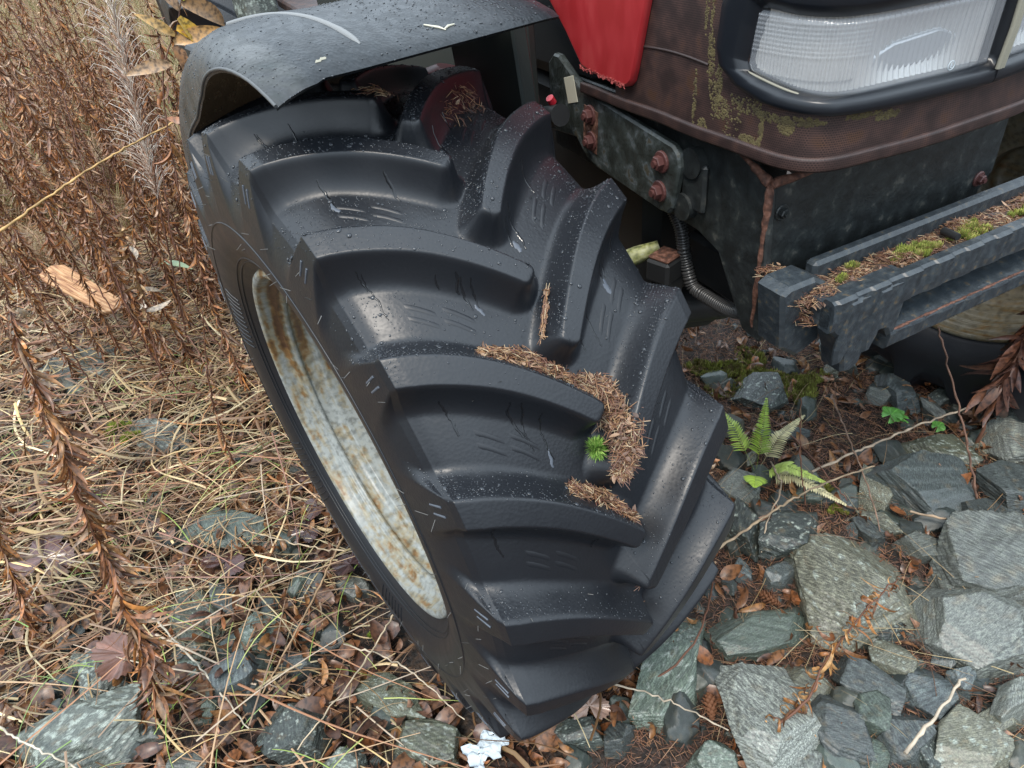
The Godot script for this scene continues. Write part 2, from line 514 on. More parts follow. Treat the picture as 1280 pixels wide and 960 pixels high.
# x, z, length, width, thickness, turn, tone, label
const ROCKS := [
	[0.683, 0.596, 0.307, 0.232, 0.088, -2.14, "tan", "tan grey flat slab standing tallest right of the tyre, with a blunt top"],
	[0.443, 0.555, 0.252, 0.112, 0.062, -0.44, "green", "dark green striped stone lying lengthwise beside the lower right tyre shoulder"],
	[0.981, 0.793, 0.273, 0.240, 0.112, -0.47, "grey", "large grey banded boulder at the edge below the two thin twigs"],
	[0.797, 0.850, 0.309, 0.196, 0.112, -0.56, "grey", "large pale streaked block under the banded boulder with a dark overhang"],
	[1.114, 0.576, 0.214, 0.205, 0.088, -0.95, "bluegrey", "wedge shaped grey green stone between the twigs and under the bumper"],
	[1.270, 0.546, 0.189, 0.132, 0.062, -0.98, "olive", "olive flat topped stone in front of the far front wheel"],
	[0.704, 0.435, 0.142, 0.193, 0.075, -1.65, "dark", "dark slate lump behind the tan grey slab beside the fern"],
	[0.754, 0.238, 0.133, 0.138, 0.062, -0.78, "grey", "small grey stone between the tyre and the fern"],
	[0.633, 0.349, 0.147, 0.088, 0.062, -2.39, "dark", "narrow slate stone wedged against the tyre tread below the fern"],
	[0.296, 0.688, 0.218, 0.220, 0.100, -0.51, "pale", "broad pale grey banded slab at the bottom right of the tyre"],
	[0.376, 0.795, 0.140, 0.146, 0.075, -2.33, "slate", "dark slate wedge with its point up between pale slab and green plates"],
	[0.205, 0.496, 0.270, 0.134, 0.075, -2.91, "palegreen", "pale green lichened slab leaning against the bottom of the tyre tread"],
	[0.509, 0.778, 0.160, 0.097, 0.062, -1.45, "slate", "dark diagonal plate lying under the curled orange leaves"],
	[0.595, 0.780, 0.111, 0.090, 0.062, -1.23, "tan", "tan grey striped wedge beneath the curled orange leaves"],
	[0.582, 0.860, 0.102, 0.111, 0.062, -1.23, "bluegrey", "blue grey broken stone between the striped wedge and the streaked block"],
	[0.669, 0.889, 0.060, 0.076, 0.062, -1.31, "bluegrey", "small dark blue grey stone in front of the streaked block"],
	[0.545, 0.959, 0.131, 0.171, 0.088, -1.65, "tan", "brown grey slab with a yellow stain at the lower right corner"],
	[0.454, 0.813, 0.078, 0.098, 0.062, -1.30, "green", "small dark green plate beside the slate wedge"],
	[0.458, 0.881, 0.101, 0.123, 0.062, -1.42, "slate", "grey green plate behind the pale stick near the bottom edge"],
	[1.236, 0.725, 0.134, 0.153, 0.075, -1.90, "slate", "slate stone with its edge up at the right edge above the banded boulder"],
	[1.431, 0.638, 0.144, 0.214, 0.088, -1.13, "pale", "pale rough boulder at the right edge beside the far front wheel"],
	[1.095, 0.712, 0.111, 0.123, 0.062, -0.85, "slate", "dark stone above the banded boulder under the brown twig"],
	[0.905, 0.670, 0.097, 0.086, 0.050, -1.08, "grey", "flat grey chip in the needles left of the banded boulder"],
	[1.424, 0.311, 0.097, 0.153, 0.062, -0.76, "bluegrey", "small blue grey triangular stone on the ground under the bumper"],
	[1.010, 0.488, 0.180, 0.076, 0.062, -2.45, "tan", "knobbly pale brown stone standing upright between the two twigs"],
	[0.696, 0.974, 0.153, 0.059, 0.075, -0.04, "pale", "pale rock at the right edge over the yellow stained slab"],
	[0.410, 0.700, 0.111, 0.110, 0.062, -1.60, "tan", "tan grey chunk between the pale slab and the orange leaves"],
	[0.663, 0.725, 0.082, 0.096, 0.050, -1.12, "dark", "dark stone half under the tan grey slab by the orange leaves"],
	[0.591, 0.492, 0.063, 0.083, 0.050, -1.54, "slate", "small slate chip in the needles above the striped stone"],
	[0.145, 0.678, 0.109, 0.071, 0.062, -0.52, "palegreen", "pale green stone at the bottom edge below the broad pale slab"],
	[0.271, 0.789, 0.108, 0.068, 0.062, -0.52, "grey", "grey green stone at the bottom edge between slab and slate wedge"],
	[0.639, 0.970, 0.117, 0.055, 0.050, -0.45, "tan", "flat tan stone between the yellow stained slab and the pale edge rock"],
	[0.464, 0.933, 0.056, 0.077, 0.062, -1.71, "dark", "dark stone at the bottom edge behind the pale stick"],
	[0.344, 0.762, 0.072, 0.038, 0.050, -0.02, "slate", "thin slate sliver between pale slab and slate wedge"],
	[-0.912, -0.230, 0.302, 0.192, 0.100, -0.32, "lichen", "big grey stone with white lichen at the bottom left corner"],
	[-0.850, -0.375, 0.119, 0.183, 0.062, 0.18, "lichen", "dark stone with a white lichen patch behind the big corner stone"],
	[-0.620, -0.393, 0.317, 0.120, 0.062, -1.47, "olive", "olive grey slab beside the wet maple leaf"],
	[-0.530, -0.384, 0.152, 0.082, 0.062, -1.31, "dark", "small dark crumbly stone between olive slab and wet maple leaf"],
	[-0.583, -0.133, 0.131, 0.102, 0.075, -0.26, "bluegrey", "knobbly blue grey lump right of the leafy brown stalk tip"],
	[-0.509, 0.076, 0.142, 0.145, 0.088, -0.11, "dark", "dark mossy rock at the bottom beside the pale straw"],
	[-0.448, -0.602, 0.240, 0.133, 0.062, -0.89, "green", "dark green speckled rock above the wet maple leaf"],
	[-0.500, -0.224, 0.105, 0.092, 0.050, -0.46, "palegreen", "pale green pebble between the wet maple leaf and the mossy rock"],
	[-0.447, -0.078, 0.101, 0.059, 0.050, -0.80, "slate", "small slate pebble above the dark mossy rock"],
	[-0.313, 0.139, 0.172, 0.091, 0.062, -1.18, "olive", "olive grey slab corner just left of the tyre foot"],
	[-0.297, 0.275, 0.190, 0.111, 0.075, -1.07, "olive", "mossy olive grey slab at the bottom edge left of the tyre foot"],
	[-0.454, 0.199, 0.103, 0.069, 0.062, -0.85, "lichen", "dark stone spotted with pale lichen at the bottom edge"],
	[-0.669, -1.852, 0.340, 0.397, 0.075, -0.51, "concrete", "rough grey lump among straw beside the split wood"],
	[-0.535, -1.196, 0.371, 0.168, 0.075, -1.05, "concrete", "gravelly grey stone with a mossy side among the straw"],
	[-0.246, -0.191, 0.097, 0.068, 0.050, -0.99, "grey", "small grey stone among leaves beside the rim"],
	[-0.404, -0.155, 0.098, 0.054, 0.037, -0.82, "dark", "small dark stone among grass left of the rim foot"],
	[-0.666, -0.233, 0.065, 0.082, 0.050, 0.37, "palegreen", "pale green stone under the thin straws by the lump"],
	[-0.879, -1.442, 0.219, 0.112, 0.050, -1.05, "grey", "small grey stone under the leafy stalk at the left edge"],
	[-0.034, 0.452, 0.106, 0.064, 0.050, -0.51, "dark", "dark little stone in leaf litter right under the tyre foot"],
	[0.033, 0.516, 0.077, 0.051, 0.050, -0.19, "slate", "slate chip in leaf litter between tyre foot and pale green slab"],
	[1.142, 0.035, 0.166, 0.173, 0.050, -1.34, "dark", "dark flat stone in moss under the frame corner"],
]


# ---------------------------------------------------------------- the tyre
# half cross-sections from the crown to the bead: (distance from the middle, height against the tyre radius)
var base_line: PackedVector2Array = [Vector2(0, -.047), Vector2(.05, -.047), Vector2(.10, -.049), Vector2(.145, -.055), Vector2(.178, -.066), Vector2(.196, -.077), Vector2(.2035, -.088), Vector2(.210, -.105), Vector2(.2165, -.125), Vector2(.2215, -.15), Vector2(.2225, -.175), Vector2(.219, -.20), Vector2(.209, -.225), Vector2(.197, -.243), Vector2(.188, -.254), Vector2(.183, -.266)]
var lug_line: PackedVector2Array = [Vector2(0, 0), Vector2(.05, -.001), Vector2(.10, -.005), Vector2(.15, -.013), Vector2(.188, -.021), Vector2(.2045, -.027), Vector2(.2085, -.04), Vector2(.2145, -.075), Vector2(.219, -.115), Vector2(.222, -.15), Vector2(.2225, -.175), Vector2(.219, -.20), Vector2(.209, -.225), Vector2(.197, -.243), Vector2(.188, -.254), Vector2(.183, -.266)]
const LUG_HALF := 1.95 # degrees
const RIGHT_SHIFT := -8.4


func along(line: PackedVector2Array, s: float) -> Vector2:
	var k := clampi(int(s), 0, line.size() - 2)
	var t := s - k
	if k == 5 or k == 4 and line == lug_line:
		return line[k].lerp(line[k + 1], t)
	var a := line[maxi(k - 1, 0)] if k > 0 else Vector2(-line[1].x, line[1].y)
	var d := line[mini(k + 2, line.size() - 1)]
	if k == 6: a = line[k] * 2.0 - line[k + 1]
	if line == lug_line and k == 3: d = line[k + 1] * 2.0 - line[k]
	if k == 4: d = line[k + 1] * 2.0 - line[k]
	return line[k].cubic_interpolate(line[k + 1], a, d, t)


# degrees by which a lug runs ahead of its tip at distance t from the middle
func sweep(t: float) -> float:
	var q := minf(t, 0.215)
	return 113.0 * q - 195.0 * q * q


# how much of a lug stands here: t distance towards its shoulder, off degrees from its tip, s place on the cross-section
func lug_here(t: float, off: float, s: float) -> float:
	var slope := TYRE_R * deg_to_rad(113.0 - 390.0 * clampf(t, 0.0, 0.2))
	var c := 1.0 / sqrt(1.0 + slope * slope)
	var wide := LUG_HALF + clampf((s - 6.0) / 3.0, 0.0, 1.0) * 3.4
	var side := (absf(off - sweep(t)) - wide) * deg_to_rad(TYRE_R) * c
	var end := -(t * 0.634 + TYRE_R * deg_to_rad(off) * 0.773) - 0.001
	var rc := 0.009  # rounded tip
	var d := Vector2(maxf(side + rc, 0.0), maxf(end + rc, 0.0)).length() + minf(maxf(side, end) + rc, 0.0) - rc
	var er := 0.0032  # worn edges
	if d < -er: return 1.0
	d = (d + er) * (d + er) / (4.0 * er) if d < er else d
	var run := lerpf(0.026, 0.034, clampf(t / 0.15, 0.0, 1.0))
	return pow(clampf(1.0 - d / run, 0.0, 1.0), 2.1)


# [share of lug, which side's lug, its number] at lateral place x and degrees deg
func lug_at(x: float, deg: float, s: float) -> Array:
	var best := 0.0
	var second := 0.0
	var who := [0.0, 0, 0]
	var p := 360.0 / 21.0
	for side in [0, 1]:
		var t: float = -x if side == 0 else x
		if t < -0.05:
			continue
		var off: float = deg - (RIGHT_SHIFT if side == 1 else 0.0)
		var k0 := int(round((off - sweep(t)) / p))
		for k in [k0 - 1, k0, k0 + 1]:
			var h := lug_here(t, off - k * p, s)
			if h > best:
				second = best
				best = h
				who = [h, side, k]
			elif h > second:
				second = h
	who[0] = 1.0 - (1.0 - best) * (1.0 - second)
	return who


func polar(x: float, r: float, deg: float) -> Vector3:
	return Vector3(x, r * sin(deg_to_rad(deg)), r * cos(deg_to_rad(deg)))


func tyre_point(side: int, s: float, deg: float) -> Array:
	var b := along(base_line, s)
	var l := along(lug_line, s)
	var sg := -1.0 if side == 0 else 1.0
	var who := lug_at(sg * lerpf(b.x, l.x, 0.5), deg, s)
	var q := b.lerp(l, who[0])
	return [polar(sg * q.x, TYRE_R + q.y, deg), who]


# place on the cross-section at distance t from the middle, on the tread
func station(t: float) -> float:
	for k in 6:
		if base_line[k + 1].x >= t:
			return k + (t - base_line[k].x) / (base_line[k + 1].x - base_line[k].x)
	return 6.0


var patch_points := []   # [position, normal, side, lug share] of one pitch, for the drops
var carcass_mesh: ArrayMesh
var lug_meshes := [null, null]

func build_tyre_meshes() -> void:
	var rows := []
	var q := -360.0 / 42.0
	var edge := LUG_HALF
	while q < 360.0 / 42.0 - 0.03:
		rows.append(q)
		var d := minf(absf(absf(q) - edge), absf(absf(q) - edge - 0.12))
		q += clampf(0.055 + d * 0.22, 0.06, 0.3)
	var nr := rows.size()
	var cols := []
	var s := 0.0
	while s < 14.99:
		cols.append(s)
		var step := 0.12
		if s < 0.6: step = 0.035
		elif s < 3.9: step = 0.085
		elif s < 6.4: step = 0.07
		elif s > 9.0: step = 0.2
		s += step
	for k in [5.0, 6.0]:  # keep the two sharp corners on a column
		var near := 0
		for j in cols.size():
			if absf(cols[j] - k) < absf(cols[near] - k): near = j
		cols[near] = k
	cols.append(15.0)
	var nc := cols.size()
	var carcass := Shape.new()
	var lugs := [Shape.new(), Shape.new()]
	var p := 360.0 / 21.0
	for side in [0, 1]:
		var pos := []
		var who := []
		for r in nr:
			for j in nc:
				var t: float = along(lug_line, cols[j]).x
				var deg: float = rows[r] + sweep(t) + (RIGHT_SHIFT if side == 1 else 0.0)
				var a := tyre_point(side, cols[j], deg)
				pos.append(a[0])
				who.append(a[1])
		var at := func(r: int, j: int) -> Vector3:
			if r < 0: return (pos[(r + nr) * nc + j] as Vector3).rotated(Vector3.RIGHT, deg_to_rad(p))
			if r >= nr: return (pos[(r - nr) * nc + j] as Vector3).rotated(Vector3.RIGHT, -deg_to_rad(p))
			return pos[r * nc + j]
		var nor := []
		for r in nr:
			for j in nc:
				var e: Vector3 = at.call(r + 1, j) - at.call(r - 1, j)
				var f: Vector3 = at.call(r, mini(j + 1, nc - 1)) - at.call(r, maxi(j - 1, 0))
				var g := e.cross(f).normalized()
				if g.dot(Vector3(0, pos[r * nc + j].y, pos[r * nc + j].z)) < 0 and j < nc / 2 or (j >= nc / 2 and g.x * (-1.0 if side == 0 else 1.0) < 0):
					g = -g
				nor.append(g)
				if cols[j] < 7.5:
					patch_points.append([pos[r * nc + j], g, side, e.cross(f).length()])
		var index := {}
		# cells of this pitch; those of a lug go to lug number 0, turned back
		for r in nr:
			for j in nc - 1:
				var w0: Array = who[r * nc + j]
				var w1: Array = who[((r + 1) % nr) * nc + j + 1]
				var h := maxf(w0[0], w1[0])
				var w := w0 if w0[0] >= w1[0] else w1
				if w == w1 and r == nr - 1:
					w = [w1[0], w1[1], w1[2] + 1]
				var corner := [[r, j], [r + 1, j], [r + 1, j + 1], [r, j + 1]]
				var is_lug: bool = h > 0.015 and cols[j] < 8.0
				if not is_lug:
					for turn in 21:
						_cell(carcass, corner, at, nor, nr, nc, -deg_to_rad(p) * turn, side, index, turn)
				else:
					_cell(lugs[w[1]], corner, at, nor, nr, nc, deg_to_rad(p) * w[2], side, index, 100 + w[1] * 50 + w[2] + 10)
	carcass_mesh = carcass.mesh()
	lug_meshes = [lugs[0].mesh(), lugs[1].mesh()]


func _cell(sh: Shape, corner: Array, at: Callable, nor: Array, nr: int, nc: int, turn: float, side: int, index: Dictionary, key: int) -> void:
	var ids := []
	for e in corner:
		var id: int = (key * 4096 + e[0]) * 512 + e[1]
		if not index.has(id):
			var ps: Vector3 = at.call(e[0], e[1])
			var g: Vector3 = nor[(e[0] % nr) * nc + e[1]]
			if e[0] >= nr:
				g = g.rotated(Vector3.RIGHT, -PITCH)
			sh.vert(ps.rotated(Vector3.RIGHT, turn))
			sh.n.append(g.rotated(Vector3.RIGHT, turn))
			index[id] = sh.v.size() - 1
		ids.append(index[id])
	for k in ([0, 1, 2, 0, 2, 3] if side == 1 else [0, 2, 1, 0, 3, 2]):
		sh.i.append(ids[k])


# a surface point of the tyre's groove or lug, lifted by up along its normal
func on_tyre(x: float, deg: float, up: float) -> Vector3:
	var side := 0 if x < 0 else 1
	var s := station(absf(x))
	var a: Vector3 = tyre_point(side, s, deg)[0]
	var b: Vector3 = tyre_point(side, s, deg + 0.4)[0]
	var d: Vector3 = tyre_point(side, station(absf(x) + 0.004), deg)[0]
	var g := (b - a).cross(d - a).normalized()
	if g.dot(Vector3(0, a.y, a.z)) < 0:
		g = -g
	return a + g * up


func lathe(profile: Array, steps: int, tint = null) -> Shape:
	var sh := Shape.new()
	var rows := []
	for k in steps + 1:
		var row := []
		for q in profile:
			row.append(polar(q.x, q.y, 360.0 * k / steps))
		rows.append(row)
	sh.grid(rows)
	if tint != null:
		sh.colored = true
		for k in sh.v.size():
			sh.c[k] = tint.call(sh.v[k])
	return sh


func fine(profile: Array, most: float) -> Array:
	var out := [profile[0]]
	for k in profile.size() - 1:
		var d: float = profile[k].distance_to(profile[k + 1])
		var cnt := int(ceil(d / most))
		for q in range(1, cnt + 1):
			out.append(profile[k].lerp(profile[k + 1], float(q) / cnt))
	return out


var rim_mesh: ArrayMesh
var hub_mesh: ArrayMesh

func build_rim_meshes() -> void:
	var rust := FastNoiseLite.new()
	rust.seed = 5
	rust.frequency = 9.0
	rust.fractal_octaves = 6
	var spots := FastNoiseLite.new()
	spots.seed = 8
	spots.frequency = 60.0
	spots.fractal_octaves = 4
	var prof := [Vector2(-.181, .352), Vector2(-.182, .3615), Vector2(-.187, .365), Vector2(-.192, .362), Vector2(-.1935, .355), Vector2(-.190, .3485), Vector2(-.176, .3455), Vector2(-.165, .344), Vector2(-.160, .3395), Vector2(-.157, .334), Vector2(-.150, .3335), Vector2(-.1465, .3285), Vector2(-.1405, .3285), Vector2(-.137, .333), Vector2(-.118, .3315), Vector2(-.112, .329), Vector2(-.108, .3225), Vector2(-.105, .3165), Vector2(-.062, .314), Vector2(-.055, .309), Vector2(-.045, .300), Vector2(.045, .300), Vector2(.055, .309), Vector2(.062, .314), Vector2(.105, .3165), Vector2(.108, .3225), Vector2(.112, .329), Vector2(.118, .3315), Vector2(.137, .333), Vector2(.1405, .3285), Vector2(.1465, .3285), Vector2(.150, .3335), Vector2(.157, .334), Vector2(.160, .3395), Vector2(.165, .344), Vector2(.176, .3455), Vector2(.190, .3485), Vector2(.1935, .355), Vector2(.192, .362), Vector2(.187, .365), Vector2(.181, .352)]
	var tint := func(v: Vector3) -> Color:
		var ang := atan2(v.y, v.z) + deg_to_rad(31.34)
		var r := Vector2(v.y, v.z).length()
		var high := smoothstep(-0.16, 0.20, r * sin(ang))
		# streaks that run round the rim, blisters, and runs across it
		var round_it := rust.get_noise_3d(v.x * 7.0, sin(ang) * .35, cos(ang) * .35)
		var blister := spots.get_noise_3dv(v)
		var mid := rust.get_noise_3d(v.x * 2.0 + 5.0, v.y * 1.4, v.z * 1.4)
		var ax := -absf(v.x)
		var band := exp(-pow((ax + 0.162) / 0.011, 2.0)) * 1.1 + exp(-pow((ax + 0.125) / 0.012, 2.0)) + exp(-pow((ax + 0.088) / 0.012, 2.0)) * 0.8
		var lip := exp(-pow((ax + 0.186) / 0.007, 2.0)) * 0.35
		var k := band * (0.10 + high * 0.72) + lip * (.5 + .5 * high) + round_it * 0.40 + blister * 0.26 + mid * 0.36 - 0.27
		k += smoothstep(-0.25, -0.33, r * sin(ang)) * 0.12
		var f := smoothstep(0.0, 0.22, k)
		var deep := smoothstep(0.18, 0.5, k)
		var paint := Color(0.31, 0.335, 0.325).lerp(Color(0.29, 0.26, 0.18), smoothstep(-0.28, 0.04, k))
		return paint.lerp(Color(0.22, 0.115, 0.035).lerp(Color(0.085, 0.033, 0.016), deep), f * .92)
	rim_mesh = lathe(fine(prof, 0.0035), 560, tint).mesh()
	hub_mesh = lathe(fine([Vector2(.02, .300), Vector2(.0, .297), Vector2(-.012, .27), Vector2(-.02, .19), Vector2(-.035, .17), Vector2(-.04, .11), Vector2(-.1, .10), Vector2(-.11, .08), Vector2(-.11, .001)], 0.02), 160, tint).mesh()


func wheel_copy(called: String, parent: Node3D, xf: Transform3D, drops: bool) -> Node3D:
	var w := node(called, parent, xf)
	put("tyre", carcass_mesh, M.rubber, w)
	for side in 2:
		for k in 21:
			put("tread_lug", lug_meshes[side], M.rubber, w, Transform3D(Basis(Vector3.RIGHT, -PITCH * k), Vector3.ZERO))
	put("rim", rim_mesh, M.rim_paint if drops else M.rim_shaded, w)
	put("wheel_disc", hub_mesh, M.rim_paint if drops else M.rim_shaded, w)
	if not drops:
		return w
	# inner tyre walls' small marks: pairs of raised bars on each lug's end, hair-thin moulding spews, ribs round the wall
	var bars := Shape.new()
	var spew := Shape.new()
	var ribs := Shape.new()
	for k in 21:
		var d0 := sweep(0.207) + k * 360.0 / 21.0
		for q in [-0.75, 0.95]:
			var a := polar(-.2118, TYRE_R - .058, d0 + q * .8)
			var b := polar(-.2152, TYRE_R - .084, d0 + q * .8 + 0.1)
			bars.tube([a, b], [0.0017], 6)
		for q in 5:
			var s := rng.randf_range(6.2, 10.5)
			var l := along(lug_line, s)
			var ps := polar(-l.x, TYRE_R + l.y, d0 + rng.randf_range(-8, 8))
			var tip := ps + Vector3(-rng.randf_range(.004, .012), rng.randf_range(-.01, .012), rng.randf_range(-.01, .01))
			spew.tube([ps, tip], [0.00055, 0.0004], 4, false)
		for q in 2:
			var x := rng.randf_range(-.19, .19)
			var ps := on_tyre(x, d0 + rng.randf_range(-9, 9), 0.0)
			spew.tube([ps, ps + (ps * Vector3(0, 1, 1)).normalized() * 0.006 + Vector3(rng.randf_range(-.006, .006), 0, 0)], [0.0005], 4, false)
	for k in 168:
		var d := k * 360.0 / 168.0
		if k % 28 < 11 and d > 90.0 and d < 255.0:
			ribs.tube([polar(-.2232, TYRE_R - .182, d), polar(-.2195, TYRE_R - .2, d + .3), polar(-.2125, TYRE_R - .219, d + .5)], [0.0019], 6)
	for r in [-.162, -.228, -.236]:
		var l := []
		for k in 181:
			l.append(polar({-.162: -.2224, -.228: -.2075, -.236: -.2025}[r], TYRE_R + r, k * 2.0))
		ribs.tube(l, [0.0018], 5, false)
	stuff(obj("lug_end_bars", bars, M.scuff, w))
	stuff(obj("moulding_hairs", spew, M.spew, w))
	stuff(obj("sidewall_ribs", ribs, M.rubber_mark, w))
	# four slanted flags cast into every groove
	for side in 2:
		for k in range(-2, 7):
			var sg := -1.0 if side == 0 else 1.0
			var d0: float = k * 360.0 / 21.0 + (RIGHT_SHIFT if side == 1 else 0.0) - 360.0 / 42.0 + 0.4
			var mark := Shape.new()
			for e in [[-.018, 0.5], [-.013, -1.25], [.019, .45], [.0225, -1.3]]:
				var rows := []
				var outline := []
				for a in 7:
					var row := []
					for b in 5:
						var t: float = 0.105 + e[0] + (a - 3) * 0.0052
						var wob := sin((a - 3) * 0.8 + 0.6) * 0.16
						var deg: float = d0 + sweep(t) + e[1] + (b - 2) * 0.27 + wob + (a - 3) * 0.1
						var lift := 0.0008 if (a > 0 and a < 6 and b > 0 and b < 4) else -0.0004
						if a > 1 and a < 5 and b > 1 and b < 3: lift = 0.0006
						row.append(on_tyre(sg * t, deg, lift))
					rows.append(row)
				mark.grid(rows)
			if side == 0:
				_flip(mark)
			obj("flag_mark", mark, M.rubber_mark, w)
	# rain: fine beads and larger drops
	var beads := []
	var tints := []
	var big := []
	var many := patch_points.size()
	while beads.size() < 30000:
		var a: Array = patch_points[rng.randi() % many]
		if rng.randf() > a[3] / 2.6e-5: continue
		var turn := -PITCH * rng.randi_range(-2, 7)
		var g: Vector3 = a[1].rotated(Vector3.RIGHT, turn)
		if g.y < rng.randf_range(0.1, 0.85):
			continue
		var ps: Vector3 = a[0].rotated(Vector3.RIGHT, turn)
		var side := g.cross(Vector3(0.3, 0.2, 0.9)).normalized()
		ps += side * rng.randf_range(-.0012, .0012)
		var r := 0.0006 + 0.0009 * pow(rng.randf(), 2.5)
		if rng.randf() < 0.025:
			r = rng.randf_range(0.0018, 0.0034)
		var bs := Basis(side, g, side.cross(g)) * Basis(Vector3.UP, rng.randf() * TAU) * Basis.from_scale(Vector3(rng.randf_range(.8, 1.25), rng.randf_range(0.5, 0.75), 1.0) * r)
		beads.append(Transform3D(bs, ps))
		tints.append(Color.WHITE)
	var dome := SphereMesh.new()
	dome.radius = 1.0
	dome.height = 1.0
	dome.is_hemisphere = true
	dome.radial_segments = 10
	dome.rings = 4
	scatter("rain_drops", dome, M.drop, beads, tints, w)
	# dark wet runs below the lug walls, pale dried ones in the grooves
	var run := Shape.new()
	var pale := Shape.new()
	for k in 34:
		var side := 0 if rng.randf() < 0.8 else 1
		var sg := -1.0 if side == 0 else 1.0
		var j := rng.randi_range(-1, 4)
		var t := rng.randf_range(0.03, 0.17)
		var top: float = j * 360.0 / 21.0 + sweep(t) + (RIGHT_SHIFT if side == 1 else 0.0) - LUG_HALF - rng.randf_range(0.7, 1.3)
		var length := rng.randf_range(1.2, 6.5)
		var w0 := rng.randf_range(0.0009, 0.0021)
		_run(run, sg, t, top, length, w0)
		if rng.randf() < 0.3:
			_run(pale, sg, t + 0.001, top - length * 0.75, rng.randf_range(1.2, 3.0), w0 * rng.randf_range(1.2, 2.2))
	stuff(obj("wet_runs", run, M.wet_run, w))
	stuff(obj("pale_runs", pale, M.scuff, w))
	return w


func _flip(sh: Shape) -> void:
	for k in range(0, sh.i.size(), 3):
		var a := sh.i[k + 1]
		sh.i[k + 1] = sh.i[k + 2]
		sh.i[k + 2] = a


func _run(sh: Shape, sg: float, t: float, top: float, length: float, w0: float) -> void:
	var rows := []
	var steps := int(length * 4.0) + 3
	var x := t
	for k in steps:
		var f := float(k) / (steps - 1)
		x += rng.randf_range(-.0011, .0009)
		var w := w0 * (0.35 + 0.8 * sin(f * 2.6 + 0.2)) * rng.randf_range(0.8, 1.2)
		var deg := top - length * f
		var row := []
		for q in 5:
			var e := (q - 2) / 2.0
			row.append(on_tyre(sg * clampf(x + e * w, 0.002, 0.2), deg, 0.0009 * (1.0 - e * e) - 0.0002))
		rows.append(row)
	var k0 := sh.v.size()
	var i0 := sh.i.size()
	sh.grid(rows)
	if sg > 0:
		for k in range(i0, sh.i.size(), 3):
			var a := sh.i[k + 1]
			sh.i[k + 1] = sh.i[k + 2]
			sh.i[k + 2] = a


# ---------------------------------------------------------------- the tractor; its own axes: x across, y up, z forward, zero below the front axle
var plan_pts: Array = []
var plan_len: Array = []

func make_plan() -> void:
	var half := [Vector2(-.285, -.9), Vector2(-.285, -.45), Vector2(-.285, 0.0), Vector2(-.285, .25), Vector2(-.2845, .38), Vector2(-.283, .45), Vector2(-.277, .50), Vector2(-.260, .535), Vector2(-.225, .553), Vector2(-.16, .562), Vector2(-.08, .568), Vector2(0, .571)]
	var all := half.duplicate()
	for k in range(half.size() - 2, -1, -1):
		all.append(Vector2(-half[k].x, half[k].y))
	for k in all.size() - 1:
		var a: Vector2 = all[maxi(k - 1, 0)]
		var d: Vector2 = all[mini(k + 2, all.size() - 1)]
		for q in 8:
			plan_pts.append(Vector2(all[k]).cubic_interpolate(all[k + 1], a, d, q / 8.0))
	plan_pts.append(all[-1])
	var l := 0.0
	for k in plan_pts.size():
		if k: l += plan_pts[k].distance_to(plan_pts[k - 1])
		plan_len.append(l)
	var off := 0.0
	for k in plan_pts.size():  # measure from where the side passes the axle
		if plan_pts[k].x < -0.28 and absf(plan_pts[k].y) < 0.02: off = plan_len[k] - plan_pts[k].y
	for k in plan_len.size(): plan_len[k] -= off


# a point on the hood's wall at run s (s equals z along the near side), height y, pushed out by d
func hood(s: float, y: float, d := 0.0) -> Vector3:
	var k := clampi(plan_len.bsearch(s) - 1, 0, plan_len.size() - 2)
	var f: float = (s - plan_len[k]) / (plan_len[k + 1] - plan_len[k])
	var a: Vector2 = plan_pts[k]
	var b: Vector2 = plan_pts[k + 1]
	var p := a.lerp(b, f)
	var t: Vector2 = (plan_pts[mini(k + 2, plan_pts.size() - 1)] - plan_pts[maxi(k - 1, 0)]).normalized()
	var nn := Vector2(-t.y, t.x)
	p += nn * d
	return Vector3(p.x, y, p.y)


func hood_grid(sh: Shape, s0: float, s1: float, y0: float, y1: float, d: float, ns: int, ny: int) -> void:
	var rows := []
	for a in ny + 1:
		var row := []
		for b in ns + 1:
			row.append(hood(lerpf(s0, s1, float(b) / ns), lerpf(y0, y1, float(a) / ny), d))
		rows.append(row)
	sh.grid(rows)


